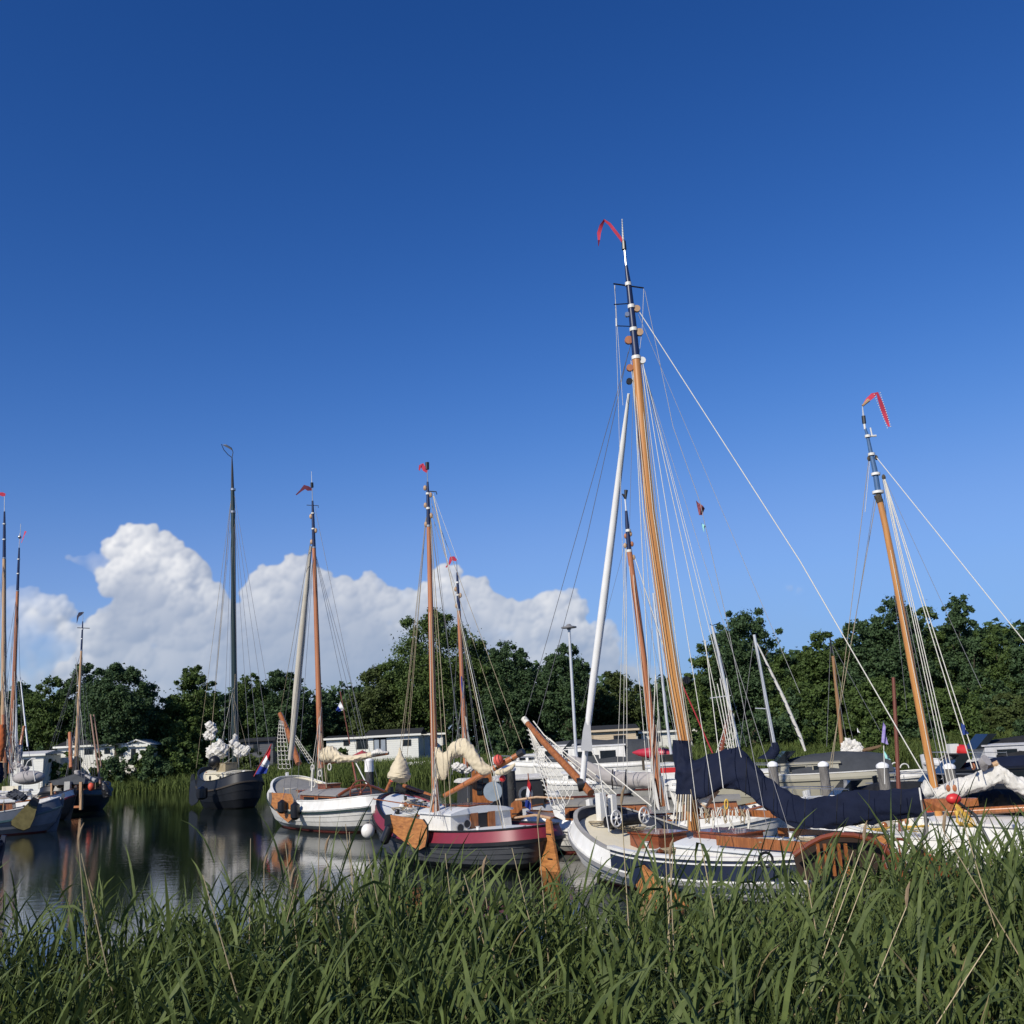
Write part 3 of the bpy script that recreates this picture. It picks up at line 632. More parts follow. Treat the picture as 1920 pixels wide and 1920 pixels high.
# ---- holiday bungalows
def bungalow(px0, px1, eave, d, label, wall=SIDING, roof=ROOFD, rise=.75, deep=6.0, feats=(), cat='bungalow', gable=False, drop=0.0, name='bungalow'):
    a, b_ = P(px0, eave, d), P(px1, eave, d); ze = (a.z + b_.z) / 2 - drop; x0, x1 = a.x, b_.x; zb = gz((x0 + x1) / 2, d) - .1
    t = thing(name, ((x0 + x1) / 2, d + deep / 2, zb), label, cat, 'holiday bungalows behind the far bank')
    mk('wall', MB().box(((x0 + x1) / 2, d + deep / 2, (zb + ze) / 2), (x1 - x0, deep, ze - zb)), wall, t, smooth=False)
    n_ = int((ze - zb) / .22)
    mb = MB()
    for i in range(n_): mb.prism([(x0, d - .005, zb + .22 * i), (x0, d - .022, zb + .22 * i), (x0, d - .005, zb + .22 * i + .21)], (.001, 0, 0)) if 0 else mb.box(((x0 + x1) / 2, d - .012, zb + .11 + .22 * i), (x1 - x0, .02, .19))
    mk('weatherboards', mb, wall, t, smooth=False, kind='stuff')
    o = .35
    if gable:
        xm = (x0 + x1) / 2; mb = MB(); mb.prism([(x0 - o, d + deep / 2, ze), (xm, d + deep / 2, ze + rise), (x1 + o, d + deep / 2, ze), (x1 + o, d + deep / 2, ze + .12), (xm, d + deep / 2, ze + rise + .14), (x0 - o, d + deep / 2, ze + .12)], (0, deep + .8, 0)); mk('roof', mb, roof, t, smooth=False)
        mk('gable', MB().prism([(x0, d + .05, ze - .01), (x1, d + .05, ze - .01), (xm, d + .05, ze + rise)], (0, .1, 0)), wall, t, smooth=False)
    else:
        mb = MB(); xm = (x0 + x1) / 2
        mb.prism([(xm, d - o, ze + .16), (xm, d + deep / 2, ze + rise), (xm, d + deep + o, ze + .16), (xm, d + deep + o, ze + .05), (xm, d - o, ze + .05)], (x1 - x0 + 2 * o, 0, 0)); mk('roof', mb, roof, t, smooth=False)
    mk('fascia', MB().box(((x0 + x1) / 2, d - o - .03, ze + .04), (x1 - x0 + 2 * o, .05, .2)), wall if wall is not SIDINGG else ROOFD, t, smooth=False)
    for kd, p0, q0, p1, q1 in feats:
        u0, u1 = P(p0, q0, d), P(p1, q1, d); c = ((u0.x + u1.x) / 2, d - .045, (u0.z + u1.z) / 2 - drop); sz = (abs(u1.x - u0.x), .05, abs(u0.z - u1.z))
        fr = mk(kd, MB().box(c, (sz[0], .05, sz[2])), ROOFD if kd != 'white_window' else WHITE, t, smooth=False)
        k_ = 2 if kd == 'glazed_door' else 1
        for j in range(k_):
            cw = sz[0] / k_; mk('pane', MB().box((c[0] - sz[0] / 2 + cw * (j + .5), d - .068, c[2]), (cw * .7, .03, sz[2] * .8)), SHEER if k_ == 2 or j else GLASS, fr, smooth=False)
    return t
bungalow(22, 82, 1417, 108, 'low white hut with a pale flat roof at the far left', SIDING, mat('pale_roof', (.5,.5,.5), .7), .45, 4, [('window', 45, 1424, 60, 1436)], name='garden_hut', cat='hut')
bungalow(108, 236, 1399, 113, 'white bungalow with dark roof behind the small dark barge', feats=[('window', 158, 1404, 175, 1414), ('window', 196, 1403, 206, 1413), ('window', 222, 1403, 231, 1418)])
bungalow(236, 278, 1398, 112.5, 'small white hut with a pointed gable beside the pale tree trunk', SIDING, WHITE, .55, 4, [('door', 246, 1404, 254, 1424)], gable=True, name='garden_hut', cat='hut')
bungalow(455, 512, 1389, 112, 'dark grey chalet behind the dark sailing barge', SIDINGG, ROOFD, .35, 5, [('window', 475, 1394, 486, 1410)])
bungalow(612, 690, 1385, 116, 'long white bungalow with a red parasol left of the centre bungalow', feats=[('window', 644, 1389, 655, 1398), ('window', 668, 1387, 690, 1404)], rise=.4)
bungalow(690, 784, 1380, 110, 'white centre bungalow with double glazed doors and a dark roof', feats=[('glazed_door', 700, 1384, 725, 1414), ('window', 755, 1387, 771, 1398)])
bungalow(795, 830, 1377, 117, 'white bungalow seen behind the mast of the red boat', rise=.4, feats=[('window', 806, 1384, 816, 1398)])
bungalow(1112, 1192, 1370, 108, 'cream bungalow behind the furled jib', SIDINGC, ROOFD, .6, feats=[('window', 1150, 1379, 1174, 1396)])
bungalow(1202, 1296, 1372, 112, 'white bungalow between the two orange wooden masts', rise=.3, feats=[('window', 1226, 1377, 1239, 1390)])
bungalow(1300, 1345, 1371, 114, 'pale bungalow with a shingled roof right of the tallest mast', SIDING, mat('grey_shingle', (.3,.3,.3), .9), .4)
# picket fence by the centre bungalow
a = P(745, 1412, 104); b_ = P(835, 1408, 104); t = thing('picket_fence', ((a.x + b_.x) / 2, 104, gz(a.x, 104)), 'white picket fence in front of the centre bungalow', 'fence')
zf = gz(a.x, 104); nP = 26
for i in range(nP):
    x = a.x + (b_.x - a.x) * i / (nP - 1); mk('picket', MB().prism([(x - .05, 104, zf), (x + .05, 104, zf), (x + .05, 104, zf + .95), (x, 104, zf + 1.05), (x - .05, 104, zf + .95)], (0, .02, 0)), WHITE, t, smooth=False)
for z in (.3, .75): mk('fence_rail', MB().box(((a.x + b_.x) / 2, 104.03, zf + z), (b_.x - a.x, .03, .07)), WHITE, t, smooth=False)
# parasol on the terrace
q = P(679, 1400, 107); zq = gz(q.x, 107); t = thing('parasol', (q.x, 107, zq), 'small red parasol beside the white centre bungalow', 'parasol')
mk('pole', MB().tube([(q.x, 107, zq), (q.x, 107, zq + 2.2)], .03, 6), ALU, t); mk('canopy', MB().lathe((q.x, 107, zq + 1.7), (0, 0, 1), [(0, 1.1), (.05, 1.08), (.5, .1), (.55, .02)], 8), mat('faded_red_canvas', (.35, .06, .07), .8), t)
# ================================================================ boats
def add_mast_rig(b, base, top, d, r0, r1, wood, headm, hfrac, foot_z=None, shrouds=3, sh_span=None, group=None, jib=None, vane=True, stay_r=.007, extra=0, name='mast'):
    """wood pole with a painted masthead; straight along the pixels base->top; shrouds down to both rails"""
    L = lambda t: (base[0] + (top[0] - base[0]) * t, base[1] + (top[1] - base[1]) * t)
    bx, by = base; hx, hy = L(1 - hfrac); p0 = P(bx, by, d)
    pts = [(bx, by, d, r0)] + [(*L((1 - hfrac) * q), d, r0 + (r1 - r0) * q) for q in (.33, .66, 1)]
    m = mk(name, MB().tube([P(a, b_, c) for a, b_, c, _ in pts], [q[3] for q in pts], 12), wood, b.root)
    t1 = L(1 - hfrac * .25)
    mk('masthead', MB().tube([P(hx, hy, d), P(*L(1 - hfrac * .55), d), P(*t1, d)], [r1 * .96, r1 * .8, r1 * .5], 10), headm, m)
    mk('topmast_rod', MB().tube([P(*t1, d), P(*top, d)], [r1 * .28, r1 * .18], 6), STEEL, m)
    for q in (0, .3, .55): u = L(1 - hfrac * (1 - q)); band(m, u[0], u[1], d, r1 * (1.12 - .3 * q), WHITE if q else STEEL, .07)
    hp = P(hx, hy, d)
    n_ = shrouds
    for sd_ in (-1, 1):
        for k in range(n_):
            x = (p0 - b.c).dot(b.h) + (-1.1 + .75 * k) * (sh_span or 1); u = max(-.98, min(.98, x / (b.L / 2)))
            y = sd_ * b.B / 2 * .97 * (1 - u * u) ** (b.eb / 2); e = b.w(x, y, b.sheer(u) + .05)
            mk('shroud', MB().tube([hp + Vector((.01 * sd_, 0, -.05 * k)), e + Vector((0, 0, .55))], stay_r, 4), WIRE, b.root)
            mk('tackle', MB().tube([e + Vector((0, 0, .55)), e], .02, 5), ROPET, b.root)
    return m, L
def blocks_on(m, L, ts, d, dx=6, r=.085):
    for i, t in enumerate(ts): x, y = L(t); blockat(m, x + (dx if i % 2 else -dx), y, d, r)

# ---------------------------------------------------------------- A: big boat in front
d = 29.2
A = Boat('flat_bottomed_yacht', 1318, 26.7, 124, 9.8, 4.2, 'large white and navy traditional yacht with the tallest mast, cream foredeck and navy sail cover')
P_true = P
def P(px, py, d): return P_true(px, py, float(np.interp(d, [20, 25.1, 29.2, 31.5, 33.6, 90], [15, 20.3, 27.1, 31.0, 33.6, 90])))
A.hull(.88, .95, .22, hb=.42, planks=5, side=WHITE, wale=mat('grey_rubbing_strake', (.22,.22,.22), .6), bul=WHITE, rail=mat('grey_rail', (.30,.29,.27), .6, .2), deck=CREAM, inner=NAVY, stem=WHITE)
A.rudder(PLY, tiller=False, w=.8)
mk('rail_moulding', MB().quadstrip(A.loop4(1, 1, -.40, -.33, .0, .03)), WHITE, A.root)
def arc(b, a0, a1, z0, z1, o0, o1, n=30):
    rings = []
    for i in range(n + 1):
        a = R(a0 + (a1 - a0) * i / n); cx, sy = math.cos(a), math.sin(a); e = b.eb if cx > 0 else b.es
        pt = lambda o, z: b.w((b.L / 2 + o) * cx, (b.B / 2 + o) * math.copysign(abs(sy) ** e, sy), b.sheer(cx) + z)
        rings.append([pt(o0, z0), pt(o1, z0), pt(o1, z1), pt(o0, z1)])
    return MB().quadstrip(rings, True, True)
for s_ in (1, -1):
    mk('topside_panel', arc(A, s_ * 72, s_ * 172, -.36, .10, -.10, .02), NAVY, A.root); mk('white_rail', arc(A, s_ * 71, s_ * 173, .102, .17, -.14, .05), WHITE, A.root); mk('rubbing_bead', arc(A, s_ * 72, s_ * 172, .0, .035, .022, .05), WHITE, A.root)
A.leeboard(.35, 1, 2.3, 1.35, 38, PLY, NAVY, z=.72)
A.leeboard(.35, -1, 2.3, 1.35, 38, PLY, NAVY, z=.72)
A.cabin(-3.6, .3, 2.3, 2.1, .55, 1.12, WHITE, WDECK, wins=0, crown=.14, name='coachroof')
A.hatch(2.0, 0, 1.15, 1.0, .42, MAHOG)
A.hatch(-.6, 0, 1.5, .9, .18, MAHOG, z=1.2)
for y_ in (-1.05, 1.05): mk('cockpit_coaming', MB().box(A.w(-2.9, y_, 1.32), (3.2, .06, .22), (A.h, A.n, Vector((0, 0, 1)))), VARN, A.root, smooth=False)
for s_ in (-1, 1): handwheel(A.root, A.w(3.1, s_ * .5, 1.6), .21, A.h + A.n * .2, WHITE, 6, .028)
mk('windlass', MB().tube([A.w(3.4, -.6, 1.5), A.w(3.4, .6, 1.5)], .16, 12), BLACK, A.root)
mk('sampson_post', MB().box(A.w(4.25, .1, 1.75), (.22, .22, .95), (A.h, A.n, Vector((0, 0, 1)))), WHITE, A.root, smooth=False)
mk('sampson_post', MB().box(A.w(4.25, -.32, 1.75), (.2, .16, .8), (A.h, A.n, Vector((0, 0, 1)))), WHITE, A.root, smooth=False)
mk('drum', MB().tube([P(1083, 1472, 31.6), P(1094, 1470, 31.6)], .2, 12), BLACK, A.root)
A.clutter(16, -.2, 1.6, 3, zoff=-.1); A.clutter(8, 3, 4.4, 4); A.clutter(8, -4, -2, 5, zoff=.25)
mk('cleat', MB().tube([A.w(1.0, 1.2, .95), A.w(.7, 1.25, .98)], .03, 6), STEEL, A.root)
mk('skylight_dome', MB().ball(A.w(.75, 1.15, .74), .22, (1.5, 1, .5)), GLASS, A.root)
am = spar(A.root, 'mast', [(1302, 1556, d, .16), (1283, 1385, d, .165), (1262, 1260, d, .16), (1238, 1100, d, .15), (1219, 960, d, .14), (1205, 820, d, .128), (1193, 672, d, .118)], PINE, 16)
mk('masthead', MB().tube([P(a, b, d) for a, b in ((1193, 672), (1186, 600), (1179, 535), (1174, 498))], [.108, .10, .08, .045], 12), NAVYMAST, am)
mk('topmast_rod', MB().tube([P(1174, 498, d), P(1171, 466, d)], [.035, .03], 8), STEEL, am)
mk('truck', MB().tube([P(1170.5, 468, d), P(1169.5, 452, d)], [.07, .06], 8), BLACK, am)
mb = MB()
for i in range(13): mb.ball(P(1168.3 - .15 * i, 449 - i * 3.1, d), .034 - .0012 * i, n=8, m=5)
mk('antenna_beads', mb, WHITE, am)
for x_, y_, r_ in ((1193, 671, .135), (1188, 618, .115), (1184, 575, .108), (1178, 533, .095)): band(am, x_, y_, d, r_, WHITE, .1)
mk('crosstree', MB().tube([P(1150, 532, d), P(1207, 540, d)], .022, 6), BLACK, am)
mk('crosstree', MB().tube([P(1151, 571, d), P(1180, 569, d)], .016, 6), BLACK, am); mk('crosstree', MB().tube([P(1156, 611, d), P(1186, 612, d)], .014, 6), BLACK, am)
mk('radar_reflector', MB().tube([P(1155.5, 597, d), P(1156, 612, d)], .024, 6), WHITE, am)
for x_, y_, r_, m_ in ((1194, 579, .10, PALEW), (1199, 623, .11, PALEW), (1179, 638, .12, ORANGEW), (1176, 590, .07, STEEL), (1204, 676, .1, WHITE), (1181, 690, .1, ORANGEW), (1180, 715, .09, BLACK), (1287, 1275, .1, BLACK)):
    mk('block', MB().tube([P(x_, y_, d) - Vector((0, .05, 0)), P(x_, y_, d) + Vector((0, .05, 0))], r_, 10), m_, am)
pennant(A.root, [(1169, 457), (1163, 446), (1152, 432), (1143, 420), (1133, 413), (1127, 424), (1123, 437), (1123, 450), (1122, 461)], d, [.02, .03, .045, .05, .03, .05, .055, .03, .01])
# jib on its stay, bowsprit, net
spar(A.root, 'furled_jib', [(1179, 738, 29.6, .04), (1168, 830, 30, .08), (1150, 980, 30.4, .105), (1130, 1140, 30.8, .12), (1112, 1280, 31.1, .11), (1100, 1380, 31.4, .09), (1092, 1470, 31.6, .09)], JIBW, 10)
mk('jib_clew', drape([(1104, 1330, 1098, 1336, 31.2, .1), (1103, 1345, 1094, 1350, 31.2, .14), (1100, 1368, 1091, 1372, 31.2, .12), (1111, 1408, 1090, 1404, 31.2, .08)], 10, 10, .004), mat('grey_sail_protection', (.42, .43, .44), .8, .05), A.root) if 0 else None
mb = MB(); mb.prism([P(1104, 1322, 31.3), P(1109, 1385, 31.3), P(1111, 1409, 31.3), P(1089, 1407, 31.3), P(1093, 1370, 31.3)], (0, .06, 0)); mk('jib_clew', mb, mat('grey_sail_protection', (.42, .43, .44), .8, .05), A.root, smooth=False)
spar(A.root, 'bowsprit', [(984, 1350, 33.6, .085), (1020, 1392, 32.9, .105), (1065, 1440, 32.2, .12), (1108, 1487, 31.4, .12)], VARN, 12)
mk('bowsprit_end', MB().tube([P(982, 1347, 33.6), P(989, 1356, 33.5)], .10, 10), ROPEW, A.root)
def net(L0, L1, nu, nv, root, r=.013, slack=0.0):
    """knotted net between two edge polylines (each a list of world points)"""
    def at(Lp, t):
        q = t * (len(Lp) - 1); i = min(int(q), len(Lp) - 2); return Lp[i].lerp(Lp[i + 1], q - i)
    mb = MB(); g = lambda u, v: at(L0, v).lerp(at(L1, v), u) + Vector((0, 0, -slack * math.sin(math.pi * u) * v))
    for i in range(nu + 1): mb.tube([g(i / nu, j / 14) for j in range(15)], r, 4)
    for j in range(1, nv + 1): mb.tube([g(i / 12, (j / nv)) + Vector((0, 0, -.06 * math.sin(math.pi * i / 12 * nu) ** 2)) for i in range(13)], r * .85, 4)
    mk('bowsprit_net', mb, ROPEW, root)
dn = lambda y: 33.6 - (y - 1350) / 137 * 2.2
net([P(x, y, dn(y)) for x, y in ((990, 1362), (1003, 1408), (1016, 1455), (1034, 1512))], [P(x, y, dn(y)) for x, y in ((1001, 1380), (1022, 1415), (1052, 1450), (1076, 1476))], 5, 13, A.root, slack=.3)
net([P(x, y, dn(y) + .3) for x, y in ((1012, 1384), (1050, 1424), (1100, 1472), (1118, 1492))], [P(x, y, dn(y) + .3) for x, y in ((1030, 1384), (1066, 1416), (1118, 1454), (1156, 1490))], 3, 12, A.root)
rope(A.root, [P(1000, 1352, 33.4), P(1020, 1378, 33), P(1066, 1416, 32.4), P(1118, 1454, 32), P(1156, 1490, 31.5)], .02, ROPEW)
for i in range(16):      # running loops along the outer edge of the net
    y_ = 1370 + i * 8.6; x_ = np.interp(y_, [1362, 1408, 1455, 1512], [990, 1003, 1016, 1034]); p = P(x_, y_, dn(y_)); mk('net_lashing', MB().tube([p + Vector((-.08, 0, .03)), p + Vector((.05, 0, -.04))], .018, 4), ROPEW, A.root)
mk('bow_knee', MB().prism([P(1034, 1512, 31.7), P(1058, 1506, 31.5), P(1060, 1540, 31.5), P(1040, 1530, 31.7)], (0, .1, 0)), WHITE, A.root, smooth=False)
# main sail under its navy cover, boom end
mk('sail_cover', drape([(1262,1387,1291,1389,29.15,.42),(1264,1430,1297,1424,29.1,.5),(1266,1464,1312,1423,29.05,.62),(1271,1499,1343,1410,29.0,.66),(1308,1499,1373,1402,28.8,.6),(1366,1478,1398,1410,28.6,.56),(1410,1494,1440,1456,28.3,.5),(1440,1522,1476,1482,28.0,.5),(1486,1547,1506,1495,27.6,.5),(1538,1553,1546,1493,27.1,.48),(1600,1550,1596,1486,26.7,.46),(1665,1540,1660,1481,26.2,.42),(1731,1529,1726,1478,25.8,.38)], 80, 24, .055, 7, 4), CANVASN, A.root)
mk('cover_peak', drape([(1374, 1404, 1387, 1406, 28.75, .2), (1372, 1412, 1392, 1418, 28.75, .35), (1370, 1440, 1400, 1440, 28.7, .5)], 10, 12, .01), CANVASN, A.root)
mk('boom', MB().prism([P(1725, 1498, 25.75), P(1830, 1496, 25.1), P(1832, 1510, 25.1), P(1790, 1514, 25.3), P(1770, 1520, 25.4), P(1730, 1520, 25.75)], (.0, .16, 0)), VARN, A.root, smooth=False)
for x_, y0_, y1_ in ((1330, 1412, 1490), (1400, 1420, 1488), (1452, 1465, 1530), (1510, 1494, 1552), (1570, 1489, 1553), (1630, 1482, 1547), (1690, 1479, 1537)): mk('cover_lacing', MB().tube([P(x_, y0_, 29 - (x_ - 1280) / 140 - .33), P(x_ - 1, (y0_ + y1_) / 2, 29 - (x_ - 1280) / 140 - .42), P(x_ - 2, y1_ + 3, 29 - (x_ - 1280) / 140 - .1)], .008, 4), CANVASK, A.root)
mk('cover_hem', MB().tube([P(1724, 1478, 25.7), P(1727, 1500, 25.55), P(1732, 1530, 25.7)], .02, 5), ROPEW, A.root)
spar(A.root, 'gaff', [(1345, 1480, 28.9, .08), (1318, 1512, 28.9, .10)], PALEW)
mk('sail_foot', drape([(1308, 1500, 1340, 1484, 28.9, .3), (1316, 1512, 1330, 1500, 28.9, .25), (1322, 1520, 1326, 1508, 28.9, .1)], 8, 10, .02), CANVASW, A.root)
# standing and running rigging
for a_, b_ in (((1186, 640), (985, 1352, 33.4)), ((1190, 655), (1003, 1378, 33)), ((1197, 583), (1560, 1560, 27)), ((1199, 583), (1925, 1215, 22))): pass
rope(A.root, [P(1199, 585, d), P(1500, 1052, 27.3), P(1760, 1500, 25.6)], .013, ROPEW, 'topping_lift')
rope(A.root, [P(1183, 645, d), P(983, 1350, 33.5)], .009, WIRE, 'forestay'); rope(A.root, [P(1178, 660, d), P(1100, 1010, 31), P(1004, 1372, 33)], .009, WIRE, 'forestay')
for x0, y0, x1, y1, dd in ((1152, 535, 1168, 760, 29.2), (1153, 535, 1175, 1300, 30)): rope(A.root, [P(x0, y0, d), P(x1, y1, dd)], .007, ROPEW, 'signal_halyard')
rope(A.root, [P(1207, 541, d), P(1204, 620, d), P(1195, 690, d)], .007, ROPEW, 'signal_halyard')
rope(A.root, [P(1209, 545, d), P(1262, 800, 28.6), P(1312, 940, 28.4), P(1362, 1160, 28), P(1440, 1560, 27.2)], .008, WIRE, 'flag_halyard')
for x0, y0, x1, y1, dd, rr_ in ((1204, 676, 1390, 1420, 27.5, .009), (1204, 676, 1350, 1230, 28, .007), (1205, 680, 1365, 1405, 28.6, .011), (1207, 690, 1348, 1560, 27.3, .01), (1209, 700, 1480, 1560, 26.9, .006), (1197, 590, 1500, 1300, 27, .006), (1203, 680, 1312, 1560, 28.3, .009), (1188, 700, 1180, 1000, 29.4, .006), (1187, 680, 1230, 1560, 28.8, .012), (1185, 690, 1252, 1560, 30.3, .009), (1186, 690, 1297, 1560, 30.5, .008), (1191, 700, 1200, 900, 29.1, .006)):
    rope(A.root, [P(x0, y0, d), P(x1, y1, dd)], rr_, ROPEW if rr_ > .0065 else WIRE, 'shroud')
for off in (-14, -8, 6, 10, 14):   # halyards close along the mast
    rope(A.root, [P(1193 + off * .7, 676, d), P(1219 + off * .9, 960, d - .16), P(1262 + off, 1260, d - .2), P(1284 + off, 1388, d - .24)], .011, ROPEW if off < 8 else ROPET, 'halyard')
rope(A.root, [P(1110, 1408, 31.2), P(1122, 1432, 31), P(1142, 1560, 28.6)], .018, ROPEW, 'jib_sheet'); rope(A.root, [P(1110, 1408, 31.2), P(1122, 1432, 31), P(1222, 1512, 29.9)], .018, ROPEW, 'jib_sheet')
rope(A.root, [P(1322, 1200, 28), P(1356, 1478, 27.4)], .012, ROPEW, 'halyard')
for i in range(7): rope(A.root, [P(1268 + i * 4.5, 1490, 28.8), P(1262 + i * 5.5, 1540 + 5 * (i % 3), 28.6)], .02, (ROPEW, ROPET)[i % 2], 'hanging_line')
for i in range(9):
    x_ = 1316 + i * 11; p = P(x_, 1524 + (i % 3) * 6, 28.2); mk('rope_hank', MB().tube([p + Vector((math.cos(q_ * 1.7 + i) * (.035 + .03 * (i % 2)), .006 * q_, math.sin(q_ * 1.1) * (.13 + .05 * (i % 3)))) for q_ in range(17)], .014, 4), (ROPEW, ROPET, ROPEW)[i % 3], A.root)
mk('yellow_line', MB().tube([P(1362 + 3 * math.cos(q_), 1508 + 9 * math.sin(q_), 27.6) for q_ in np.linspace(0, 12, 30)], .02, 4), YROPE, A.root)
mk('pin_rail', MB().box(P(1375, 1523, 28.6), (2.8, .08, .16), (A.h, A.n, Vector((0, 0, 1)))), VARN, A.root, smooth=False)
mk('red_ball', MB().ball(P(1788, 1498, 24.9), .115, (1.25, 1, .9), 14, 10), REDP, A.root)
for k_ in range(5):
    mk('mainsheet', MB().tube([P(1788, 1503, 24.85), P(1800 + 6 * k_, 1530 + k_ * 2, 24.8), P(1818 + 3 * k_, 1552 - k_, 24.8), P(1800 - 2 * k_, 1548 - 2 * k_, 24.75), P(1790 + 2 * k_, 1520, 24.8)], .014, 4), YROPE, A.root)
rope(A.root, [P(1795, 1503, 24.85), P(1828, 1528, 24.8), P(1875, 1618, 24.4)], .03, BLACK, 'sheet_strop'); rope(A.root, [P(1740, 1535, 25.6), P(1716, 1622, 25.4)], .03, BLACK, 'sheet_strop')
rope(A.root, [P(1734, 1520, 25.6), P(1738, 1560, 25.5), P(1733, 1575, 25.5)], .035, BLACK, 'sheet_strop')
mk('hook', MB().tube([P(1581, 1556, 26.6), P(1582, 1568, 26.6), P(1587, 1571, 26.6), P(1590, 1566, 26.6)], .02, 5), WHITE, A.root)
mk('steering_wheel_post', MB().box(P(1690, 1630, 25.9), (.16, .16, .6)), VARN, A.root, smooth=False)
handwheel(A.root, P(1690, 1612, 25.3), .38, (0.25, -1, .1), MAHOG, 8, .028)
arch_ = [(1488, 1604), (1515, 1584), (1540, 1571), (1566, 1565), (1600, 1566), (1632, 1574), (1656, 1588), (1672, 1606)]
mk('stern_arch', MB().tube([P(x, y, 25.9) for x, y in arch_], .055, 8), MAHOG, A.root); mk('arch_shade_sheet', MB().prism([P(x, y + 3, 26.1) for x, y in arch_] + [P(1660, 1650, 26.1), P(1500, 1650, 26.1)], (0, .05, 0)), mat('arch_shade_brown', (.035, .02, .012), .6), A.root, smooth=False)  # dark brown sheet behind the arch stands in for its shaded interior
for k_ in range(5): mk('stern_slat', MB().box(P(1536 + k_ * 13, 1612, 25.8), (.06, .05, .62)), VARN, A.root, smooth=False)
mk('anchor', MB().tube([P(1436, 1612, 26.3) + Vector((math.cos(q_) * .14, 0, math.sin(q_) * .14)) for q_ in np.linspace(0, 6.28, 18)], .03, 5), BLACK, A.root)
# little flags on the flag halyard
def flag(name, pts, d, m, label, cat='flag', thick=.012, pole=None, fold=.04):
    c = P(*pts[0], d); t = thing(name, (c.x, d, min(P(x, y, d).z for x, y in pts)), label, cat)
    q = [P(x, y, d) for x, y in pts]; mb = MB(); n_ = 10
    lo, hi = q[0].lerp(q[3], 0), q[0]
    g = [[(q[0].lerp(q[1], u)).lerp(q[3].lerp(q[2], u), v) + Vector((0, fold * math.sin(u * 7 + v * 3) * (.3 + u), 0)) for u in [i / n_ for i in range(n_ + 1)]] for v in [j / n_ for j in range(n_ + 1)]]
    if not isinstance(m, (list, tuple)): m = [m]
    k_ = len(m)
    for i, mm in enumerate(m):
        a_, b_ = int(n_ * i / k_), int(round(n_ * (i + 1) / k_)); mb = MB(); rows = g[a_:b_ + 1]
        for r_ in range(len(rows) - 1):
            for u in range(n_):
                bse = len(mb.v); mb.v += [tuple(rows[r_][u]), tuple(rows[r_][u + 1]), tuple(rows[r_ + 1][u + 1]), tuple(rows[r_ + 1][u])]; mb.v += [tuple(Vector(p) + Vector((0, thick, 0))) for p in mb.v[bse:bse + 4]]
                mb.f += [(bse, bse + 1, bse + 2, bse + 3), (bse + 7, bse + 6, bse + 5, bse + 4)]
        mk('stripe' if k_ > 1 else 'cloth', mb, mm, t)
    if pole: mk('staff', MB().tube([P(*pole[0], d + .03), P(*pole[1], d + .03)], pole[2], 6), pole[3], t)
    return t
MAROON = mat('maroon_bunting', (.10, .02, .04), .8, .3, 9, col2=(.35, .12, .12)); TURQ = mat('turquoise_bunting', (.30, .62, .60), .8, .15, 6); PURP = mat('purple_flag', (.17, .12, .36), .8, .3, 6, col2=(.4, .36, .6)); BLUEF = mat('blue_flag', (.03, .06, .24), .8, .3, 6)
FR, FW, FB = mat('flag_red', (.42, .02, .03), .8, .1), mat('flag_white', (.7, .7, .7), .8, .05), mat('flag_blue', (.02, .04, .22), .8, .1)
flag('pennant_flag', [(1305, 938), (1322, 953), (1317, 965), (1311, 966)], 28.4, MAROON, 'small maroon club pennant flying high on the halyard of the tallest mast', 'pennant')
flag('pennant_flag', [(1315, 980), (1323, 987), (1321, 990), (1320, 998)], 28.3, TURQ, 'tiny pale turquoise pennant below the maroon one on the same halyard', 'pennant')
flag('club_flag', [(1656, 1351), (1661, 1366), (1665, 1396), (1653, 1392)], 30, PURP, 'limp purple and white flag hanging over the white speedboat')
flag('club_flag', [(1657, 1404), (1662, 1417), (1671, 1425), (1660, 1422)], 30, TURQ, 'small turquoise flag on a thin white staff below the purple flag', pole=((1657, 1398), (1659, 1470), .012, WHITE))
flag('club_flag', [(1801, 1354), (1810, 1362), (1816, 1376), (1806, 1378)], 26, BLUEF, 'small blue flag with a white top beside the shrouds at the right')
flag('club_flag', [(1607, 1364), (1608, 1366), (1613, 1374), (1608, 1373)], 55, FW, 'tiny white triangular flag above the boat with the bundled white sail')

# ---------------------------------------------------------------- B: right boat
d = 25.5
P = P_true
Bt = Boat('white_sailing_yacht', 1792, 26.6, 124, 10.0, 3.6, 'white wooden-decked sailing boat at the right edge with blue-topped mast and loose white sail')
def P(px, py, d): return P_true(px, py, d + 1.4 if d < 30 else d)
Bt.hull(1.02, .75, .2, hb=.3, planks=4, side=WHITE, wale=WHITE, bul=WHITE, rail=WHITE, deck=WHITE, stem=WHITE)
Bt.leeboard(.2, 1, 2.1, 1.2, 32, MAHOG, BLACK, z=.7); Bt.leeboard(.2, -1, 2.1, 1.2, 32, MAHOG, BLACK, z=.7)
Bt.cabin(-3.6, .6, 2.0, 1.7, .72, 1.35, WHITE, WHITE, wins=0, crown=.1, name='coachroof', rim=MAHOG)
Bt.hatch(2.9, 0, .9, .8, .25, CREAM, top=CREAM); Bt.clutter(12, .4, 4.2, 12, zoff=-.12, mats=[ROPEW, YROPE]); Bt.rudder(MAHOG, tiller=True)
bm = spar(Bt.root, 'mast', [(1763, 1545, d, .10), (1752, 1475, d, .10), (1717, 1290, d, .097), (1686, 1120, d, .093), (1661, 990, d, .085), (1647, 928, d, .08)], PINE, 14)
mk('masthead', MB().tube([P(a, b, d) for a, b in ((1647, 925), (1640, 880), (1632, 845), (1626, 815), (1622, 803))], [.078, .07, .055, .04, .03], 12), BLUEMAST, bm)
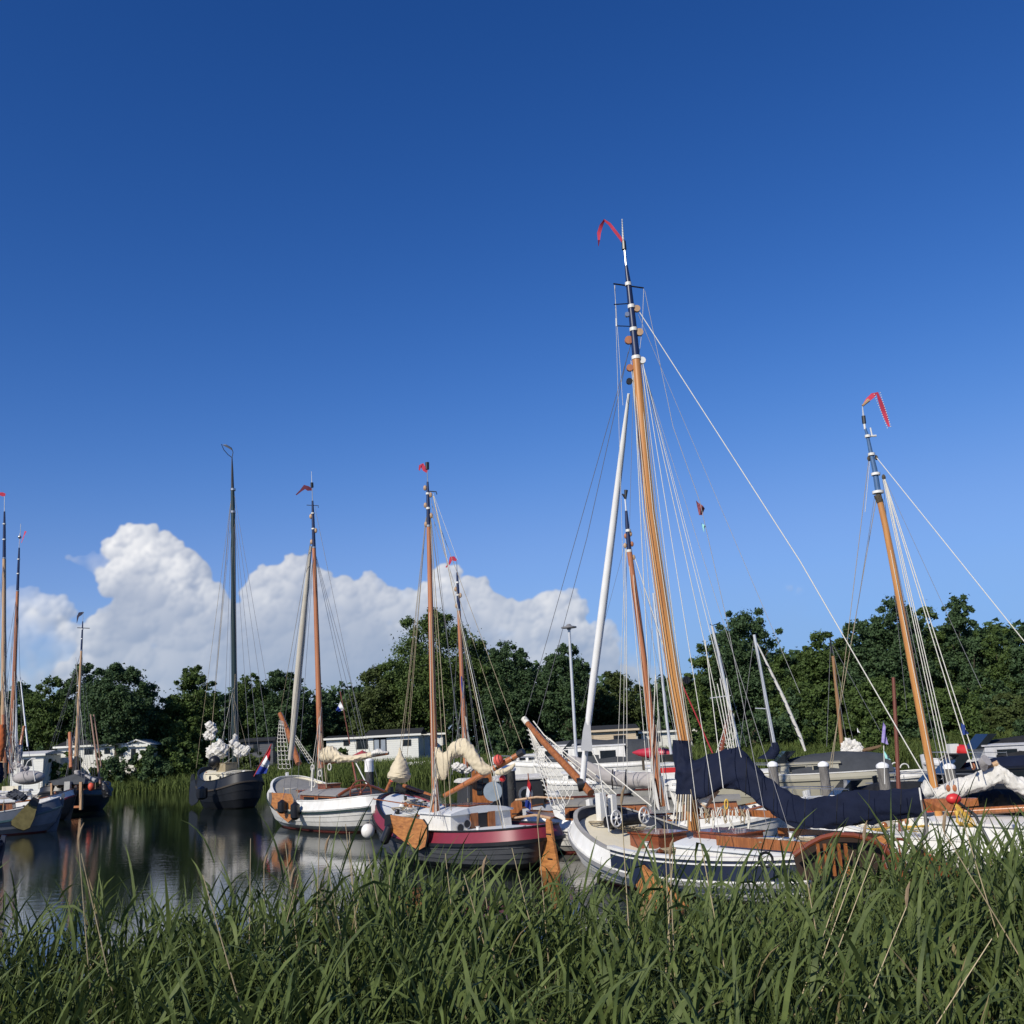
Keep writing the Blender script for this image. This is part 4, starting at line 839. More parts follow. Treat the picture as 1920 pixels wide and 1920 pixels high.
mk('topmast_rod', MB().tube([P(1622, 805, d), P(1620, 790, d)], .03, 8), WHITE, bm); mk('truck', MB().tube([P(1620.5, 794, d), P(1619, 780, d)], .055, 8), BLACK, bm); mk('topmast_tip', MB().tube([P(1619, 780, d), P(1617, 762, d)], [.028, .012], 6), ALU, bm)
for x_, y_, r_ in ((1646, 923, .15), (1642, 889, .12), (1634, 852, .095), (1627, 818, .08)): band(bm, x_, y_, d, r_, WHITE, .07)
mk('crosstree', MB().tube([P(1627, 818, d), P(1643, 817, d)], .03, 6), WHITE, bm); mk('aerial', MB().tube([P(1635, 816, d), P(1632, 802, d)], .02, 6), WHITE, bm)
mk('mast_chafe_leather', MB().tube([P(1645, 928, d), P(1650, 942, d)], [.10, .09], 10), BARK, bm)
mk('vane', MB().tube([P(1617, 761, d), P(1629, 750, d)], [.03, .05], 6), PALEW, bm)
pennant(Bt.root, [(1620, 757), (1628, 749), (1637, 741), (1645, 737), (1649, 748), (1655, 765), (1661, 782), (1667, 800)], d, [.02, .06, .07, .03, .06, .08, .06, .02])
mb = MB()
for s_ in (-1, 1):
    for i in range(16):
        t_ = i / 15; mb.ball(P(1645 + 22 * t_ + s_ * (5.5 - 2.5 * t_), 738 + 63 * t_ - s_ * 1.5, d - .04), .016, n=6, m=4)
mk('pennant_tassels', mb, WHITE, Bt.root)
for x_, y_, r_ in ((1643, 858, .06), (1629, 860, .06), (1657, 895, .07)): blockat(bm, x_, y_, d, r_, BARK)
rope(Bt.root, [P(1642, 856, d), P(1925, 1208, 22.4)], .012, ROPEW, 'backstay')
for x0, y0, x1, y1, dd, rr_, m_ in ((1629, 862, 1560, 1440, 26.8, .009, ROPET), (1631, 862, 1622, 960, 25.6, .007, ROPEW), (1643, 935, 1555, 1442, 26.9, .010, ROPET), (1640, 930, 1600, 1190, 26, .006, WIRE), (1655, 895, 1778, 1475, 24.8, .012, ROPEW), (1657, 895, 1785, 1475, 24.6, .012, ROPEW), (1658, 895, 1792, 1475, 24.4, .012, ROPEW), (1656, 893, 1823, 1440, 24, .013, ROPEW), (1658, 895, 1834, 1442, 23.8, .013, ROPEW), (1655, 935, 1772, 1480, 24.9, .008, WIRE), (1660, 900, 1840, 1290, 24, .006, WIRE), (1655, 900, 1700, 1330, 26.2, .006, WIRE), (1651, 935, 1755, 1475, 25.1, .01, ROPEW)):
    rope(Bt.root, [P(x0, y0, d), P(x1, y1, dd)], rr_, m_, 'shroud')
for x_, y_ in ((1825, 1437), (1778, 1478), (1790, 1478), (1700, 1540)): blockat(Bt.root, x_, y_, 24.3, .07, ORANGEW)
mk('sail_bundle', drape([(1728,1470,1732,1498,25.4,.3),(1748,1480,1745,1500,25.3,.4),(1775,1468,1768,1496,25.1,.5),(1795,1460,1792,1500,24.9,.6),(1812,1456,1808,1490,24.8,.6),(1835,1448,1838,1484,24.6,.6),(1862,1434,1860,1474,24.4,.6),(1873,1434,1880,1470,24.3,.55),(1895,1448,1895,1480,24.1,.5),(1925,1462,1922,1492,23.9,.5),(1990,1475,1985,1500,23.4,.45)], 60, 22, .05, 9, 9), CANVASW, Bt.root)
mk('bundle_lobe', drape([(1734,1462,1726,1496,25.2,.2),(1738,1466,1750,1492,25.2,.4),(1752,1486,1752,1496,25.2,.1)], 10, 12, .03), CANVASW, Bt.root)
mk('cowl', MB().tube([P(1845, 1440, 24.3), P(1843, 1430, 24.2), P(1850, 1425, 24.1)], [.09, .12, .14], 12), CANVASG, Bt.root)
spar(Bt.root, 'gaff', [(1842, 1444, 24.5, .06), (1872, 1430, 24.3, .07)], PALEW)
spar(Bt.root, 'boom', [(1775, 1524, 24.9, .085), (1985, 1512, 23.6, .09)], VARN)
mk('black_awning', drape([(1780,1490,1765,1510,25.8,1.2),(1830,1478,1830,1518,25.8,1.6),(1880,1470,1880,1525,25.8,1.8),(1990,1480,1990,1530,25.8,1.8)], 20, 16, .03, 6, 2), CANVASK, Bt.root)
for s_ in (-1, 1): mk('guard_rail', MB().tube([Bt.w(x_, s_ * 1.25 * (1 - (x_ / 5.6) ** 4), 1.55 + .05 * x_) for x_ in np.linspace(.8, 4.7, 8)], .015, 6), STEEL, Bt.root)
for k_ in range(5): x_ = 1 + k_ * .9; mk('stanchion', MB().tube([Bt.w(x_, 1.25 * (1 - (x_ / 5.6) ** 4), .9), Bt.w(x_, 1.25 * (1 - (x_ / 5.6) ** 4), 1.58 + .05 * x_)], .014, 6), STEEL, Bt.root)
P = P_true
# tall brown boat pole standing behind the navy cover
t = thing('boat_pole', P(1692, 1640, 28.5), 'thin upright reddish-brown pole rising behind the navy sail cover', 'pole'); mk('shaft', MB().tube([P(1675, 1270, 28.5), P(1682, 1410, 28.5), P(1692, 1640, 28.5)], [.045, .055, .06], 8), mat('red_brown_pole', (.16, .05, .03), .5), t)

# ---------------------------------------------------------------- C: white boat with wooden cabin behind A
d = 36.0
Cb = Boat('wooden_cabin_yacht', 1215, 36.2, -8, 9.0, 3.0, 'white sailing boat with varnished wooden cabin and grey boom cover behind the cream-decked yacht')
Cb.hull(.95, .45, .38, hb=.3, planks=4, side=WHITE, wale=WHITE, bul=WHITE, rail=VARN, deck=WHITE)
Cb.cabin(-3.3, -.1, 2.1, 2.1, .8, 1.55, VARN, mat('grey_cabin_roof', (.26, .25, .22), .8), wins=2, rim=VARN, name='wooden_cabin')
Cb.cabin(1.0, 2.9, 1.8, 1.3, .8, 1.5, VARN, mat('grey_cabin_roof', (.26, .25, .22), .8), portholes=2, name='wooden_cabin')
Cb.rudder(VARN); Cb.clutter(8, -3, 3.6, 31)
cm = spar(Cb.root, 'mast', [(1240, 1512, d, .135), (1232, 1450, d, .135), (1216, 1310, d, .125), (1196, 1150, d, .11), (1180, 1033, d, .095)], ORANGEW, 14)
mk('masthead', MB().tube([P(1180, 1033, d), P(1176, 985, d), P(1174, 958, d)], [.085, .075, .05], 10), NAVYMAST, cm); mk('topmast_rod', MB().tube([P(1174, 958, d), P(1172, 935, d)], .03, 8), ALU, cm)
mk('truck', MB().tube([P(1172.5, 936, d), P(1174, 919, d)], [.04, .07], 8), BLACK, cm); mk('vane', MB().tube([P(1173, 934, d), P(1167, 926, d)], [.05, .03], 6), BLACK, cm)
for x_, y_ in ((1182, 1001), (1185, 1020), (1173, 1005), (1172, 1023), (1188, 1045)): blockat(cm, x_, y_, d, .08, (PALEW, ORANGEW)[x_ % 2])
for x_, y_ in ((1180, 1033), (1178, 995)): band(cm, x_, y_, d, .1)
for s_ in (-1, 1): mk('tabernacle', MB().prism([P(1228 + s_ * 9, 1455, d - .1), P(1234 + s_ * 9, 1455, d - .1), P(1246 + s_ * 9, 1518, d - .1), P(1240 + s_ * 9, 1518, d - .1)], (0, .3, 0)), WHITE, Cb.root, smooth=False)
mk('boom_cover', drape([(1062,1415,1070,1428,37.4,.25),(1085,1420,1090,1450,37.2,.4),(1115,1432,1118,1466,37,.5),(1150,1445,1152,1474,36.8,.55),(1180,1448,1185,1478,36.6,.55),(1210,1448,1212,1479,36.4,.55),(1228,1450,1225,1480,36.2,.45),(1235,1460,1232,1476,36.1,.2)], 40, 18, .018, 6, 3), CANVASG, Cb.root)
for x_ in (1149, 1174): mk('cover_strap', MB().tube([P(x_, 1443, 36.6), P(x_ - 2, 1460, 36.3), P(x_, 1480, 36.6)], .025, 5), BLACK, Cb.root)
spar(Cb.root, 'boom', [(1066, 1424, 37.4, .06), (1236, 1480, 36.2, .07)], VARN)
for x0, y0, x1, y1, dd, rr_ in ((1173, 1010, 1156, 1480, 37, .009), (1173, 1020, 1168, 1480, 35.5, .009), (1174, 1030, 1176, 1480, 36, .012), (1190, 1045, 1260, 1260, 35, .015), (1190, 1045, 1300, 1400, 34.8, .008), (1184, 1040, 1226, 1500, 35, .012), (1178, 1040, 1218, 1500, 35.2, .012), (1172, 1020, 1090, 1330, 37.5, .006), (1186, 1040, 1290, 1480, 34.6, .007)):
    rope(Cb.root, [P(x0, y0, d), P(x1, y1, dd)], rr_, ROPEW if rr_ > .0085 else WIRE, 'shroud')

# ---------------------------------------------------------------- R: red boat
d = 34.3
Rb = Boat('red_flat_bottomed_boat', 860, 34.9, 129, 8.7, 3.7, 'claret red and grey flat-bottomed sailing boat with orange leeboard and tan sail over its gaff')
Rb.hull(1.12, 1.0, .15, hb=.36, planks=5, side=GREYHULL, wale=BLACK, bul=RED, rail=BLACK, deck=WDECK, stem=BLACK, boot=BLACK, dz=-.08)
Rb.leeboard(1.5, 1, 2.45, 1.05, 9, PLY, BLACK, z=1.42, out=.14); Rb.leeboard(1.35, -1, 1.9, 1.05, 16, PLY, BLACK, z=1.12)
Rb.rudder(PLY, w=.45, zt=1.45, tiller=True, tl=1.5)
Rb.cabin(-1.15, 1.05, 2.5, 2.1, .66, 1.62, WHITE, WDECK, door=True, crown=.16, name='cabin')
for y_ in (.72, .98):
    p = Rb.w(-1.18, y_, 1.30 - .1 * (y_ > .8)); mk('vent_bowl', MB().tube([p, p - Rb.h * .14], [.07, .15], 14), STEEL, Rb.root); mk('vent_mouth', MB().tube([p - Rb.h * .12, p - Rb.h * .145], [.11, .12], 14), BLACK, Rb.root)
Rb.hatch(-.3, 0, 1.4, .8, .08, MAHOG, z=1.72); Rb.hatch(1.6, .1, .6, .6, .22, MAHOG, z=1.2); Rb.hatch(2.4, 0, .7, .7, .14, MAHOG)
Rb.clutter(26, .9, 3.6, 22, mats=[ROPET, ROPEW], zoff=-.02); Rb.clutter(5, -3.4, -2, 23)
rmast, L_ = add_mast_rig(Rb, (817, 1525), (801, 876), d, .125, .075, ORANGEW, NAVYMAST, .17, shrouds=0)
mk('truck', MB().tube([P(801, 880, d), P(801, 867, d)], .07, 8), BLACK, rmast)
pennant(Rb.root, [(801, 885), (796, 880), (791, 871), (788, 873), (786, 882)], d, [.04, .07, .07, .05, .02])
mk('crosstree', MB().tube([P(804, 921, d), P(818, 922, d), P(819, 927, d)], .02, 5), BLACK, rmast)
blocks_on(rmast, L_, (.835, .86, .89, .92, .94), d, 5, .08)
for x0, y0, x1, y1, dd, rr_, m_ in ((799, 970, 757, 1500, 36.5, .010, ROPET), (799, 975, 764, 1370, 36, .008, ROPET), (800, 968, 752, 1425, 35, .007, ROPET), (812, 925, 858, 1050, 34, .007, ROPEW), (808, 930, 862, 1400, 33.4, .007, WIRE), (809, 945, 985, 1415, 33, .009, ROPET), (808, 960, 955, 1410, 33.3, .008, ROPET), (807, 970, 866, 1410, 33.8, .013, ROPET), (807, 975, 846, 1520, 32.8, .013, ROPET), (806, 975, 836, 1520, 33.3, .009, ROPET), (812, 930, 943, 1555, 32.0, .012, ROPET), (813, 930, 948, 1555, 31.9, .012, ROPEW), (805, 970, 818, 1500, 34.1, .014, ROPET), (802, 970, 812, 1500, 34.1, .012, ROPEW)):
    rope(Rb.root, [P(x0, y0, d), P(x1, y1, dd)], rr_, m_, 'shroud')
spar(Rb.root, 'gaff', [(833, 1492, 34.0, .075), (880, 1466, 33.6, .095), (940, 1433, 33.2, .10), (979, 1411, 33, .085)], mat('boom_wood', (.38, .13, .04), .35, .25, 4, coat=.4))
mk('gaff_end_iron', MB().tube([P(971, 1415, 33), P(982, 1409, 32.9)], .11, 8), BLACK, Rb.root)
mk('gaff_band', MB().tube([P(928, 1439, 33.2), P(931, 1437, 33.2)], .11, 8), BLACK, Rb.root); mk('gaff_band', MB().tube([P(958, 1423, 33.1), P(961, 1421, 33.1)], .1, 8), BLACK, Rb.root)
mk('draped_sail', drape([(815,1400,818,1462,34.2,.25),(826,1410,834,1462,34,.35),(836,1408,842,1445,33.9,.4),(846,1394,848,1424,33.8,.45),(860,1386,860,1420,33.7,.5),(874,1385,870,1421,33.6,.5),(886,1396,876,1430,33.5,.45),(898,1414,888,1442,33.4,.4),(912,1432,902,1452,33.3,.32),(926,1438,918,1450,33.25,.2)], 44, 18, .03, 8, 6), CANVAS, Rb.root)
mk('sail_luff', drape([(814,1400,826,1402,34.2,.2),(814,1430,836,1425,34.15,.3),(815,1462,830,1450,34.1,.25),(818,1464,822,1460,34.1,.1)], 16, 14, .02), CANVAS, Rb.root)
mk('sail_foot', drape([(930,1444,928,1452,33.1,.2),(940,1442,942,1454,33.0,.3),(955,1436,958,1446,33,.25),(966,1430,966,1436,33,.1)], 12, 12, .025), CANVAS, Rb.root)
spar(Rb.root, 'boom', [(757, 1473, 36, .07), (812, 1494, 35.2, .08)], VARN)
spar(Rb.root, 'boathook', [(700, 1498, 37, .02), (845, 1520, 34.6, .02)], VARN)
spar(Rb.root, 'bowsprit', [(724, 1483, 37.6, .06), (734, 1462, 37.9, .07)], VARN)
mk('bow_cover', drape([(745, 1468, 742, 1484, 36.6, .7), (765, 1478, 765, 1490, 36.2, .8), (790, 1486, 792, 1494, 35.6, .7), (812, 1494, 812, 1500, 35, .4)], 14, 12, .03), CANVASK, Rb.root)
mk('bag_of_sail', drape([(748,1402,751,1402,35,.05),(745,1415,755,1415,35,.2),(737,1430,763,1429,35,.6),(729,1447,768,1446,35,.85),(726,1458,770,1457,35,.9),(740,1466,763,1466,35,.5),(748,1468,756,1468,35,.2)], 24, 22, .02, 10, 2), CANVAS, Rb.root)
rope(Rb.root, [P(750, 1402, 35), P(763, 1300, 35), P(798, 975, 34.4)], .010, ROPET, 'halyard')
mk('orange_coil', MB().tube([P(735 + 4 * math.cos(q_), 1462 + 3 * math.sin(q_), 37.4 + .01 * q_) for q_ in np.linspace(0, 18, 40)], .02, 4), ORANGEP, Rb.root)
mk('bow_badge', MB().box(P(700, 1517, 36.95), (.14, .05, .28)), WHITE, Rb.root, smooth=False)
fender(726, 1564, 34.6, .15, .68, 'black sausage fender hanging from the red boat behind its leeboard', tilt=(.45, 0), line=P(742, 1518, 35))
buoy('round_fender', 690, 1558, 36.2, .235, 'round white ball fender just above the water between the white and red boats', FENDW, P(702, 1520, 36.9), 'fender')
buoy('net_float', 934, 1425, 33.0, .16, 'coral red float lying on the gaff of the red boat', mat('coral_float', (.65, .10, .07), .6))
buoy('net_float', 942, 1460, 33.2, .10, 'small shiny red ball hanging under the gaff of the red boat', REDP, P(942, 1440, 33.1))

# ---------------------------------------------------------------- R2: boat behind the red one
d = 44
R2 = Boat('wooden_cabin_yacht', 880, 44, 200, 7.6, 2.8, 'white-topped boat with a brown wooden cabin mostly hidden behind the red boat')
R2.hull(.95, .5, .2, side=mat('dark_green_hull', (.02, .035, .03), .3), wale=BLACK, bul=WHITE, deck=WHITE, rail=VARN, boot=BLACK)
R2.cabin(-2.9, .4, 2.0, 1.9, .8, 2.15, mat('dark_cabin', (.03, .03, .03), .5), CANVASW, portholes=2, crown=.14)
mk('cabin_door', MB().box(R2.w(-3.05, .3, 1.5), (.12, 1.0, 1.3), (R2.h, R2.n, Vector((0, 0, 1)))), VARN, R2.root, smooth=False)
fr = mk('cabin_window', MB().box(P(904, 1474, 42.0), (.8, .08, 1.3)), VARN, R2.root, smooth=False)
for i in range(2):
    for j in range(3): mk('pane', MB().box(P(899 + i * 11, 1463 + j * 11, 41.93), (.2, .06, .2)), GLASS, fr, smooth=False)
mk('round_board', MB().tube([P(924, 1484, 40.6), P(925, 1484, 40.72)], .37, 20), mat('blue_grey_disc', (.20, .25, .30), .5), R2.root)
rm2, L2_ = add_mast_rig(R2, (874, 1440), (856, 1050), d, .12, .08, ORANGEW, NAVYMAST, .24, shrouds=3, stay_r=.009)
pennant(R2.root, [(856, 1051), (850, 1047), (846, 1046), (843, 1056), (836, 1064)], d, [.04, .1, .08, .05, .02]); blocks_on(rm2, L2_, (.78, .83, .86), d, 4, .09)
crumple(R2.root, 'white_sail_heap', [(856,1437,41,.2,.14),(866,1441,41,.22,.16),(878,1445,41,.2,.12)], CANVASW, 7)
mk('bunting_strip', drape([(864, 1268, 866, 1268, 43.8, .06), (865, 1290, 869, 1290, 43.8, .1), (868, 1310, 870, 1310, 43.8, .05)], 8, 8, .02), FB, R2.root)
flag('ensign', [(990, 1458), (997, 1475), (995, 1520), (984, 1512)], 40, [FR, FW, FB], 'furled Dutch tricolour hanging limp right of the red boat', pole=((990, 1450), (1000, 1540), .02, VARN))
pile(952, 1438, 1515, 37.5, .26, 'dark weathered mooring post behind the gaff of the red boat', dark=True)
pile(692, 1424, 1500, 56, .22, 'slim mooring post with long white cap right of the tan sail cover', dark=True)
mk('white_sleeve', MB().tube([P(692, 1424, 56) + Vector((0, 0, -.1)), P(692, 1447, 56)], .24, 14), WCAP, bpy.data.objects['mooring_post.001'])

# ---------------------------------------------------------------- D: white boat left of centre
d = 52
Db = Boat('white_flat_bottomed_boat', 623, 51.8, 126, 11.2, 4.5, 'white flat-bottomed sailing boat with mahogany cabin, orange leeboard and tan boom cover')
Db.hull(1.38, 1.0, .25, hb=.52, planks=4, side=WHITE, wale=mat('dark_green_wale', (.015, .03, .028), .4), bul=WHITE, rail=WHITE, deck=mat('grey_deck', (.22, .215, .20), .7), boot=ANTI, inner=CREAM, stem=WHITE, dz=-.12)
mk('wale_line', MB().quadstrip(Db.loop4(1, 1, -.43, -.40, -.01, .03)), WHITE, Db.root)
Db.leeboard(2.6, 1, 3.0, 1.5, 10, PLY, mat('grey_iron', (.12, .12, .12), .6), z=1.55, out=.1); Db.leeboard(2.0, -1, 2.1, 1.5, 40, PLY, BLACK, z=1.5)
Db.cabin(-2.9, 1.6, 2.5, 2.2, 1.0, 1.62, MAHOG, mat('grey_cabin_top', (.27, .26, .25), .8), wins=2, rim=VARN, crown=.2)
Db.hatch(2.7, 0, 1.0, 1.0, .35, MAHOG, z=1.35); Db.hatch(.4, 0, .9, .8, .22, MAHOG, z=1.8)
mk('name_board', MB().box(Db.w(-1.9, 1.79, 1.0), (1.3, .04, .14), (Db.h, Db.n, Vector((0, 0, 1)))), MAHOG, Db.root, smooth=False)
handwheel(Db.root, Db.w(-3.6, .3, 1.7), .55, Db.h, MAHOG, 8, .035); mk('arched_coaming', MB().tube([Db.w(-3.1, y_, 1.5 + .5 * math.cos(y_ * 1.1)) for y_ in np.linspace(-1.2, 1.2, 9)], .07, 6), MAHOG, Db.root)
Db.clutter(14, 1.5, 4.4, 41); Db.clutter(6, -4, -3, 42)
dm, Ld = add_mast_rig(Db, (602, 1440), (585, 910), d, .17, .10, ORANGEW, NAVYMAST, .22, shrouds=3, stay_r=.010, sh_span=1.1)
mk('aerial', MB().tube([P(585, 912, d), P(584, 884, d)], [.02, .008], 5), WHITE, dm); mk('truck', MB().tube([P(585.2, 914, d), P(584.8, 905, d)], .08, 8), BLACK, dm)
pennant(Db.root, [(585, 918), (578, 916), (571, 913), (564, 920), (555, 928)], d, [.05, .12, .12, .06, .02], mat('dark_red_pennant', (.12, .03, .05), .8))
mk('crosstree', MB().tube([P(575, 947, d), P(597, 948, d), P(597, 952, d)], .02, 5), BLACK, dm); blocks_on(dm, Ld, (.8, .84, .89), d, 4, .11)
spar(Db.root, 'furled_jib', [(583, 1024, 52.5, .07), (574, 1110, 53, .14), (565, 1200, 53.6, .18), (556, 1300, 54.4, .20), (548, 1390, 55, .14), (544, 1424, 55.3, .12)], mat('aged_sailcloth', (.50, .47, .40), .8, .08), 10)
spar(Db.root, 'bowsprit', [(525, 1338, 58.2, .13), (540, 1372, 57.4, .15), (560, 1432, 56, .17)], VARN)
rope(Db.root, [P(583, 1010, d), P(525, 1340, 58.2)], .012, ROPET, 'forestay'); rope(Db.root, [P(583, 1015, d), P(520, 1445, 57.5)], .01, WIRE, 'forestay'); rope(Db.root, [P(590, 950, d), P(688, 1420, 50)], .011, WIRE, 'topping_lift')
net([P(x, y, 57.5) for x, y in ((524, 1350), (520, 1390), (522, 1440))], [P(x, y, 57.2) for x, y in ((530, 1352), (538, 1390), (545, 1440))], 3, 12, Db.root, r=.018)
net([P(x, y, 57) for x, y in ((545, 1375), (560, 1400), (578, 1430))], [P(x, y, 57) for x, y in ((552, 1375), (568, 1400), (588, 1428))], 2, 10, Db.root, r=.018)
mk('sail_cover', drape([(597,1412,600,1428,52,.6),(606,1404,608,1430,51.8,.9),(620,1398,620,1430,51.6,1.0),(632,1406,632,1431,51.4,.8),(645,1415,645,1429,51.2,.6),(662,1416,662,1429,51,.55),(680,1413,680,1425,50.8,.5),(700,1410,700,1420,50.6,.4),(706,1411,706,1417,50.5,.2)], 40, 18, .05, 7, 5), CANVAS, Db.root)
mk('cover_end', drape([(697,1408,697,1420,50.5,.5),(710,1404,708,1416,50.4,.6),(722,1408,720,1414,50.3,.4),(728,1409,728,1413,50.2,.15)], 14, 12, .06, 9, 5), CANVASW, Db.root)
spar(Db.root, 'boom', [(600, 1432, 52, .1), (728, 1412, 50.2, .09)], VARN)
mk('boom_strut', MB().tube([P(660, 1424, 51), P(668, 1465, 50.6)], .05, 6), MAHOG, Db.root); mk('boom_strut', MB().tube([P(664, 1424, 51), P(690, 1475, 50.6)], .03, 6), WHITE, Db.root)
for x_, y_ in ((586, 1440), (618, 1438), (600, 1450), (588, 1470)): mk('rope_hank', MB().tube([P(x_ + 3 * math.cos(q_), y_ + 6 * math.sin(q_), 50.8) for q_ in np.linspace(0, 14, 26)], .03, 4), ROPEW, Db.root)
rope(Db.root, [P(586, 1440, 50.8), P(584, 1484, 49.9)], .035, ROPEW, 'hanging_line')
mk('deck_cushion', MB().ball(P(648, 1487, 50), .25, (1.3, 1, .6)), WHITE, Db.root)
GA = 'black fenders on the white boat'
fender(529, 1513, 50.6, .22, .62, 'smaller black fender at the front edge of the orange leeboard', group=GA, line=P(536, 1480, 51)); fender(553.5, 1521, 49.4, .22, .80, 'larger black fender on the lower edge of the orange leeboard', group=GA, line=P(566, 1480, 49.8))

# ---------------------------------------------------------------- E: dark sailing barge
d = 74
Eb = Boat('dark_sailing_barge', 430, 73.5, 130, 7.0, 3.6, 'dark navy sailing barge with tall dark green mast and bundled white sails')
Eb.hull(1.85, .9, .55, hb=.62, planks=3, side=mat('black_hull', (.008, .010, .014), .5, .2, 1), wale=mat('brown_wale', (.05, .04, .03), .6), bul=mat('black_hull', (.01, .01, .01)), rail=BLACK, deck=CREAM, boot=BLACK, stem=BLACK)
Eb.leeboard(2.6, 1, 2.0, 1.8, 75, mat('black_leeboard', (.018, .022, .03), .5), BLACK, z=2.2, out=.2)
Eb.cabin(-1.9, 1.8, 2.2, 2.0, 1.6, 2.35, CREAM, CREAM, crown=.15, portholes=2); Eb.hatch(-.3, .3, 1.5, .9, .9, mat('wicker_box', (.30, .25, .16), .9), z=2.1)
Eb.clutter(14, -2.6, 2.6, 51, zoff=.2, mats=[ROPEW, BLACK, ROPET])
em = spar(Eb.root, 'mast', [(441, 1440, d, .22), (440, 1360, d, .22), (438, 1150, d, .19), (437, 960, d, .16), (436, 918, d, .14)], GREENMAST, 14)
mk('masthead', MB().tube([P(436, 918, d), P(435.5, 880, d), P(435, 858, d)], [.12, .08, .04], 10), BLACK, em)
for y_ in (918, 960): band(em, 437, y_, d, .2, STEEL, .16)
mk('vane_hoop', MB().tube([P(x, y, d) for x, y in ((435, 858), (428, 853), (420, 844), (415, 833), (424, 834), (434, 840), (437, 848), (435, 858))], .03, 5), BLACK, em)
mk('vane_cloth', MB().prism([P(x, y, d) for x, y in ((416, 834), (424, 835), (434, 841), (436, 845), (428, 840))], (0, .03, 0)), BLACK, em, smooth=False)
for x0, y0, x1, y1, dd in ((434, 925, 403, 1280, 75.5), (434, 965, 396, 1375, 77), (434, 930, 392, 1430, 75), (435, 960, 418, 1430, 73), (438, 960, 448, 1440, 72), (439, 965, 470, 1440, 72), (439, 925, 499, 1275, 72), (439, 960, 488, 1440, 72), (436, 960, 428, 1440, 73), (439, 945, 505, 1400, 71.5), (434, 930, 368, 1440, 77)):
    rope(Eb.root, [P(x0, y0, d), P(x1, y1, dd)], .013, WIRE if x1 > 400 else ROPET, 'shroud')
crumple(Eb.root, 'jib_bundle', [(395,1361,76,.40,.30),(397,1371,76,.42,.36),(391,1378,76,.36,.32),(398,1382,75.8,.25,.22)], CANVASW, 3)
crumple(Eb.root, 'sail_heap', [(397,1408,75,.42,.48),(408,1402,75,.5,.5),(417,1404,75,.45,.42),(412,1411,74.8,.6,.36),(395,1414,75,.3,.25)], CANVASW, 4)
crumple(Eb.root, 'main_bundle', [(441,1386,73,.2,.34),(438,1396,72.9,.32,.3),(445,1401,72.7,.36,.34),(452,1406,72.6,.32,.3),(448,1412,72.5,.4,.28),(459,1410,72.4,.28,.24),(465,1404,72.2,.2,.2)], CANVASW, 5)
mk('dark_buoy', MB().ball(P(402, 1428, 73), .42), BLACK, Eb.root)
flag('ensign', [(507, 1397), (507, 1420), (500, 1450), (478, 1452)], 71, [FR, FW, FB], 'Dutch red white and blue ensign drooping over the stern of the dark barge', pole=((509, 1395), (476, 1456), .04, mat('staff_red', (.3, .03, .03), .5)), fold=.12) 
fender(379, 1487, 70.6, .36, .85, 'fat black fender hanging by the dark leeboard of the barge', line=P(388, 1460, 71))

# ---------------------------------------------------------------- F: small black barge
d = 76
Fb = Boat('black_sailing_barge', 146, 78, 262, 6.2, 4.2, 'small black barge seen end on with orange window and brown rudder left of centre')
Fb.hull(1.5, .5, .5, hb=.4, planks=3, side=BLACK, wale=BLACK, bul=BLACK, rail=BLACK, deck=mat('brown_deck', (.08, .06, .045), .8), boot=BLACK, stem=PALEW)
Fb.cabin(-1.6, 1.6, 2.4, 2.4, 1.3, 2.3, ORANGEW, TARP, wins=2, rim=ORANGEW); 
mk('end_window_frame', MB().box(P(160, 1473, 74.0), (1.2, .1, .55)), ORANGEW, Fb.root, smooth=False)
for x_ in (155, 166): mk('end_window_pane', MB().box(P(x_, 1473, 73.93), (.36, .06, .36)), GLASS, Fb.root, smooth=False)
mk('orange_dinghy_bow', MB().ball(P(171, 1475, 73.6), .3, (.8, .8, 1)), ORANGEP, Fb.root)
mk('white_panel', MB().box(P(127, 1477, 73.4), (.4, .3, .85)), mat('dull_white', (.4, .4, .38), .7), Fb.root, smooth=False)
mk('rudder_post', MB().prism([P(150, 1466, 73.6), P(155, 1466, 73.6), P(154, 1518, 73.6), P(150, 1518, 73.6)], (0, .3, 0)), PALEW, Fb.root, smooth=False)
mk('rubbing_plank', MB().box(P(138, 1513, 73.9), (1.0, .2, .14)), ORANGEW, Fb.root, smooth=False)
Fb.clutter(22, -2.6, 2.6, 61, .42, zoff=.1)
fm, Lf = add_mast_rig(Fb, (143, 1425), (156, 1147), d, .16, .08, PALEW, NAVYMAST, .26, shrouds=3, stay_r=.011)
mk('crosstree', MB().tube([P(145, 1177, d), P(168, 1178, d)], .03, 5), BLACK, fm); pennant(Fb.root, [(157, 1148), (150, 1151), (146, 1156), (144, 1168)], d, [.04, .14, .08, .02], mat('dark_pennant', (.05, .05, .08), .8))
mk('black_sail_roll', drape([(140,1418,146,1418,75,.3),(138,1432,150,1432,75,.5),(136,1446,152,1450,75,.7),(138,1460,156,1462,74.8,.6)], 16, 14, .05), CANVASK, Fb.root)
mk('sail_heap', drape([(140,1444,150,1444,74.2,.4),(140,1454,150,1456,74.2,.5),(142,1462,148,1463,74.2,.3)], 12, 14, .08), CANVASG, Fb.root)
spar(Fb.root, 'bowsprit', [(131, 1374, 82, .14), (133, 1440, 80, .15)], ORANGEW); net([P(126, 1385, 82), P(125, 1400, 82)], [P(140, 1380, 82), P(142, 1400, 82)], 3, 6, Fb.root, .02)
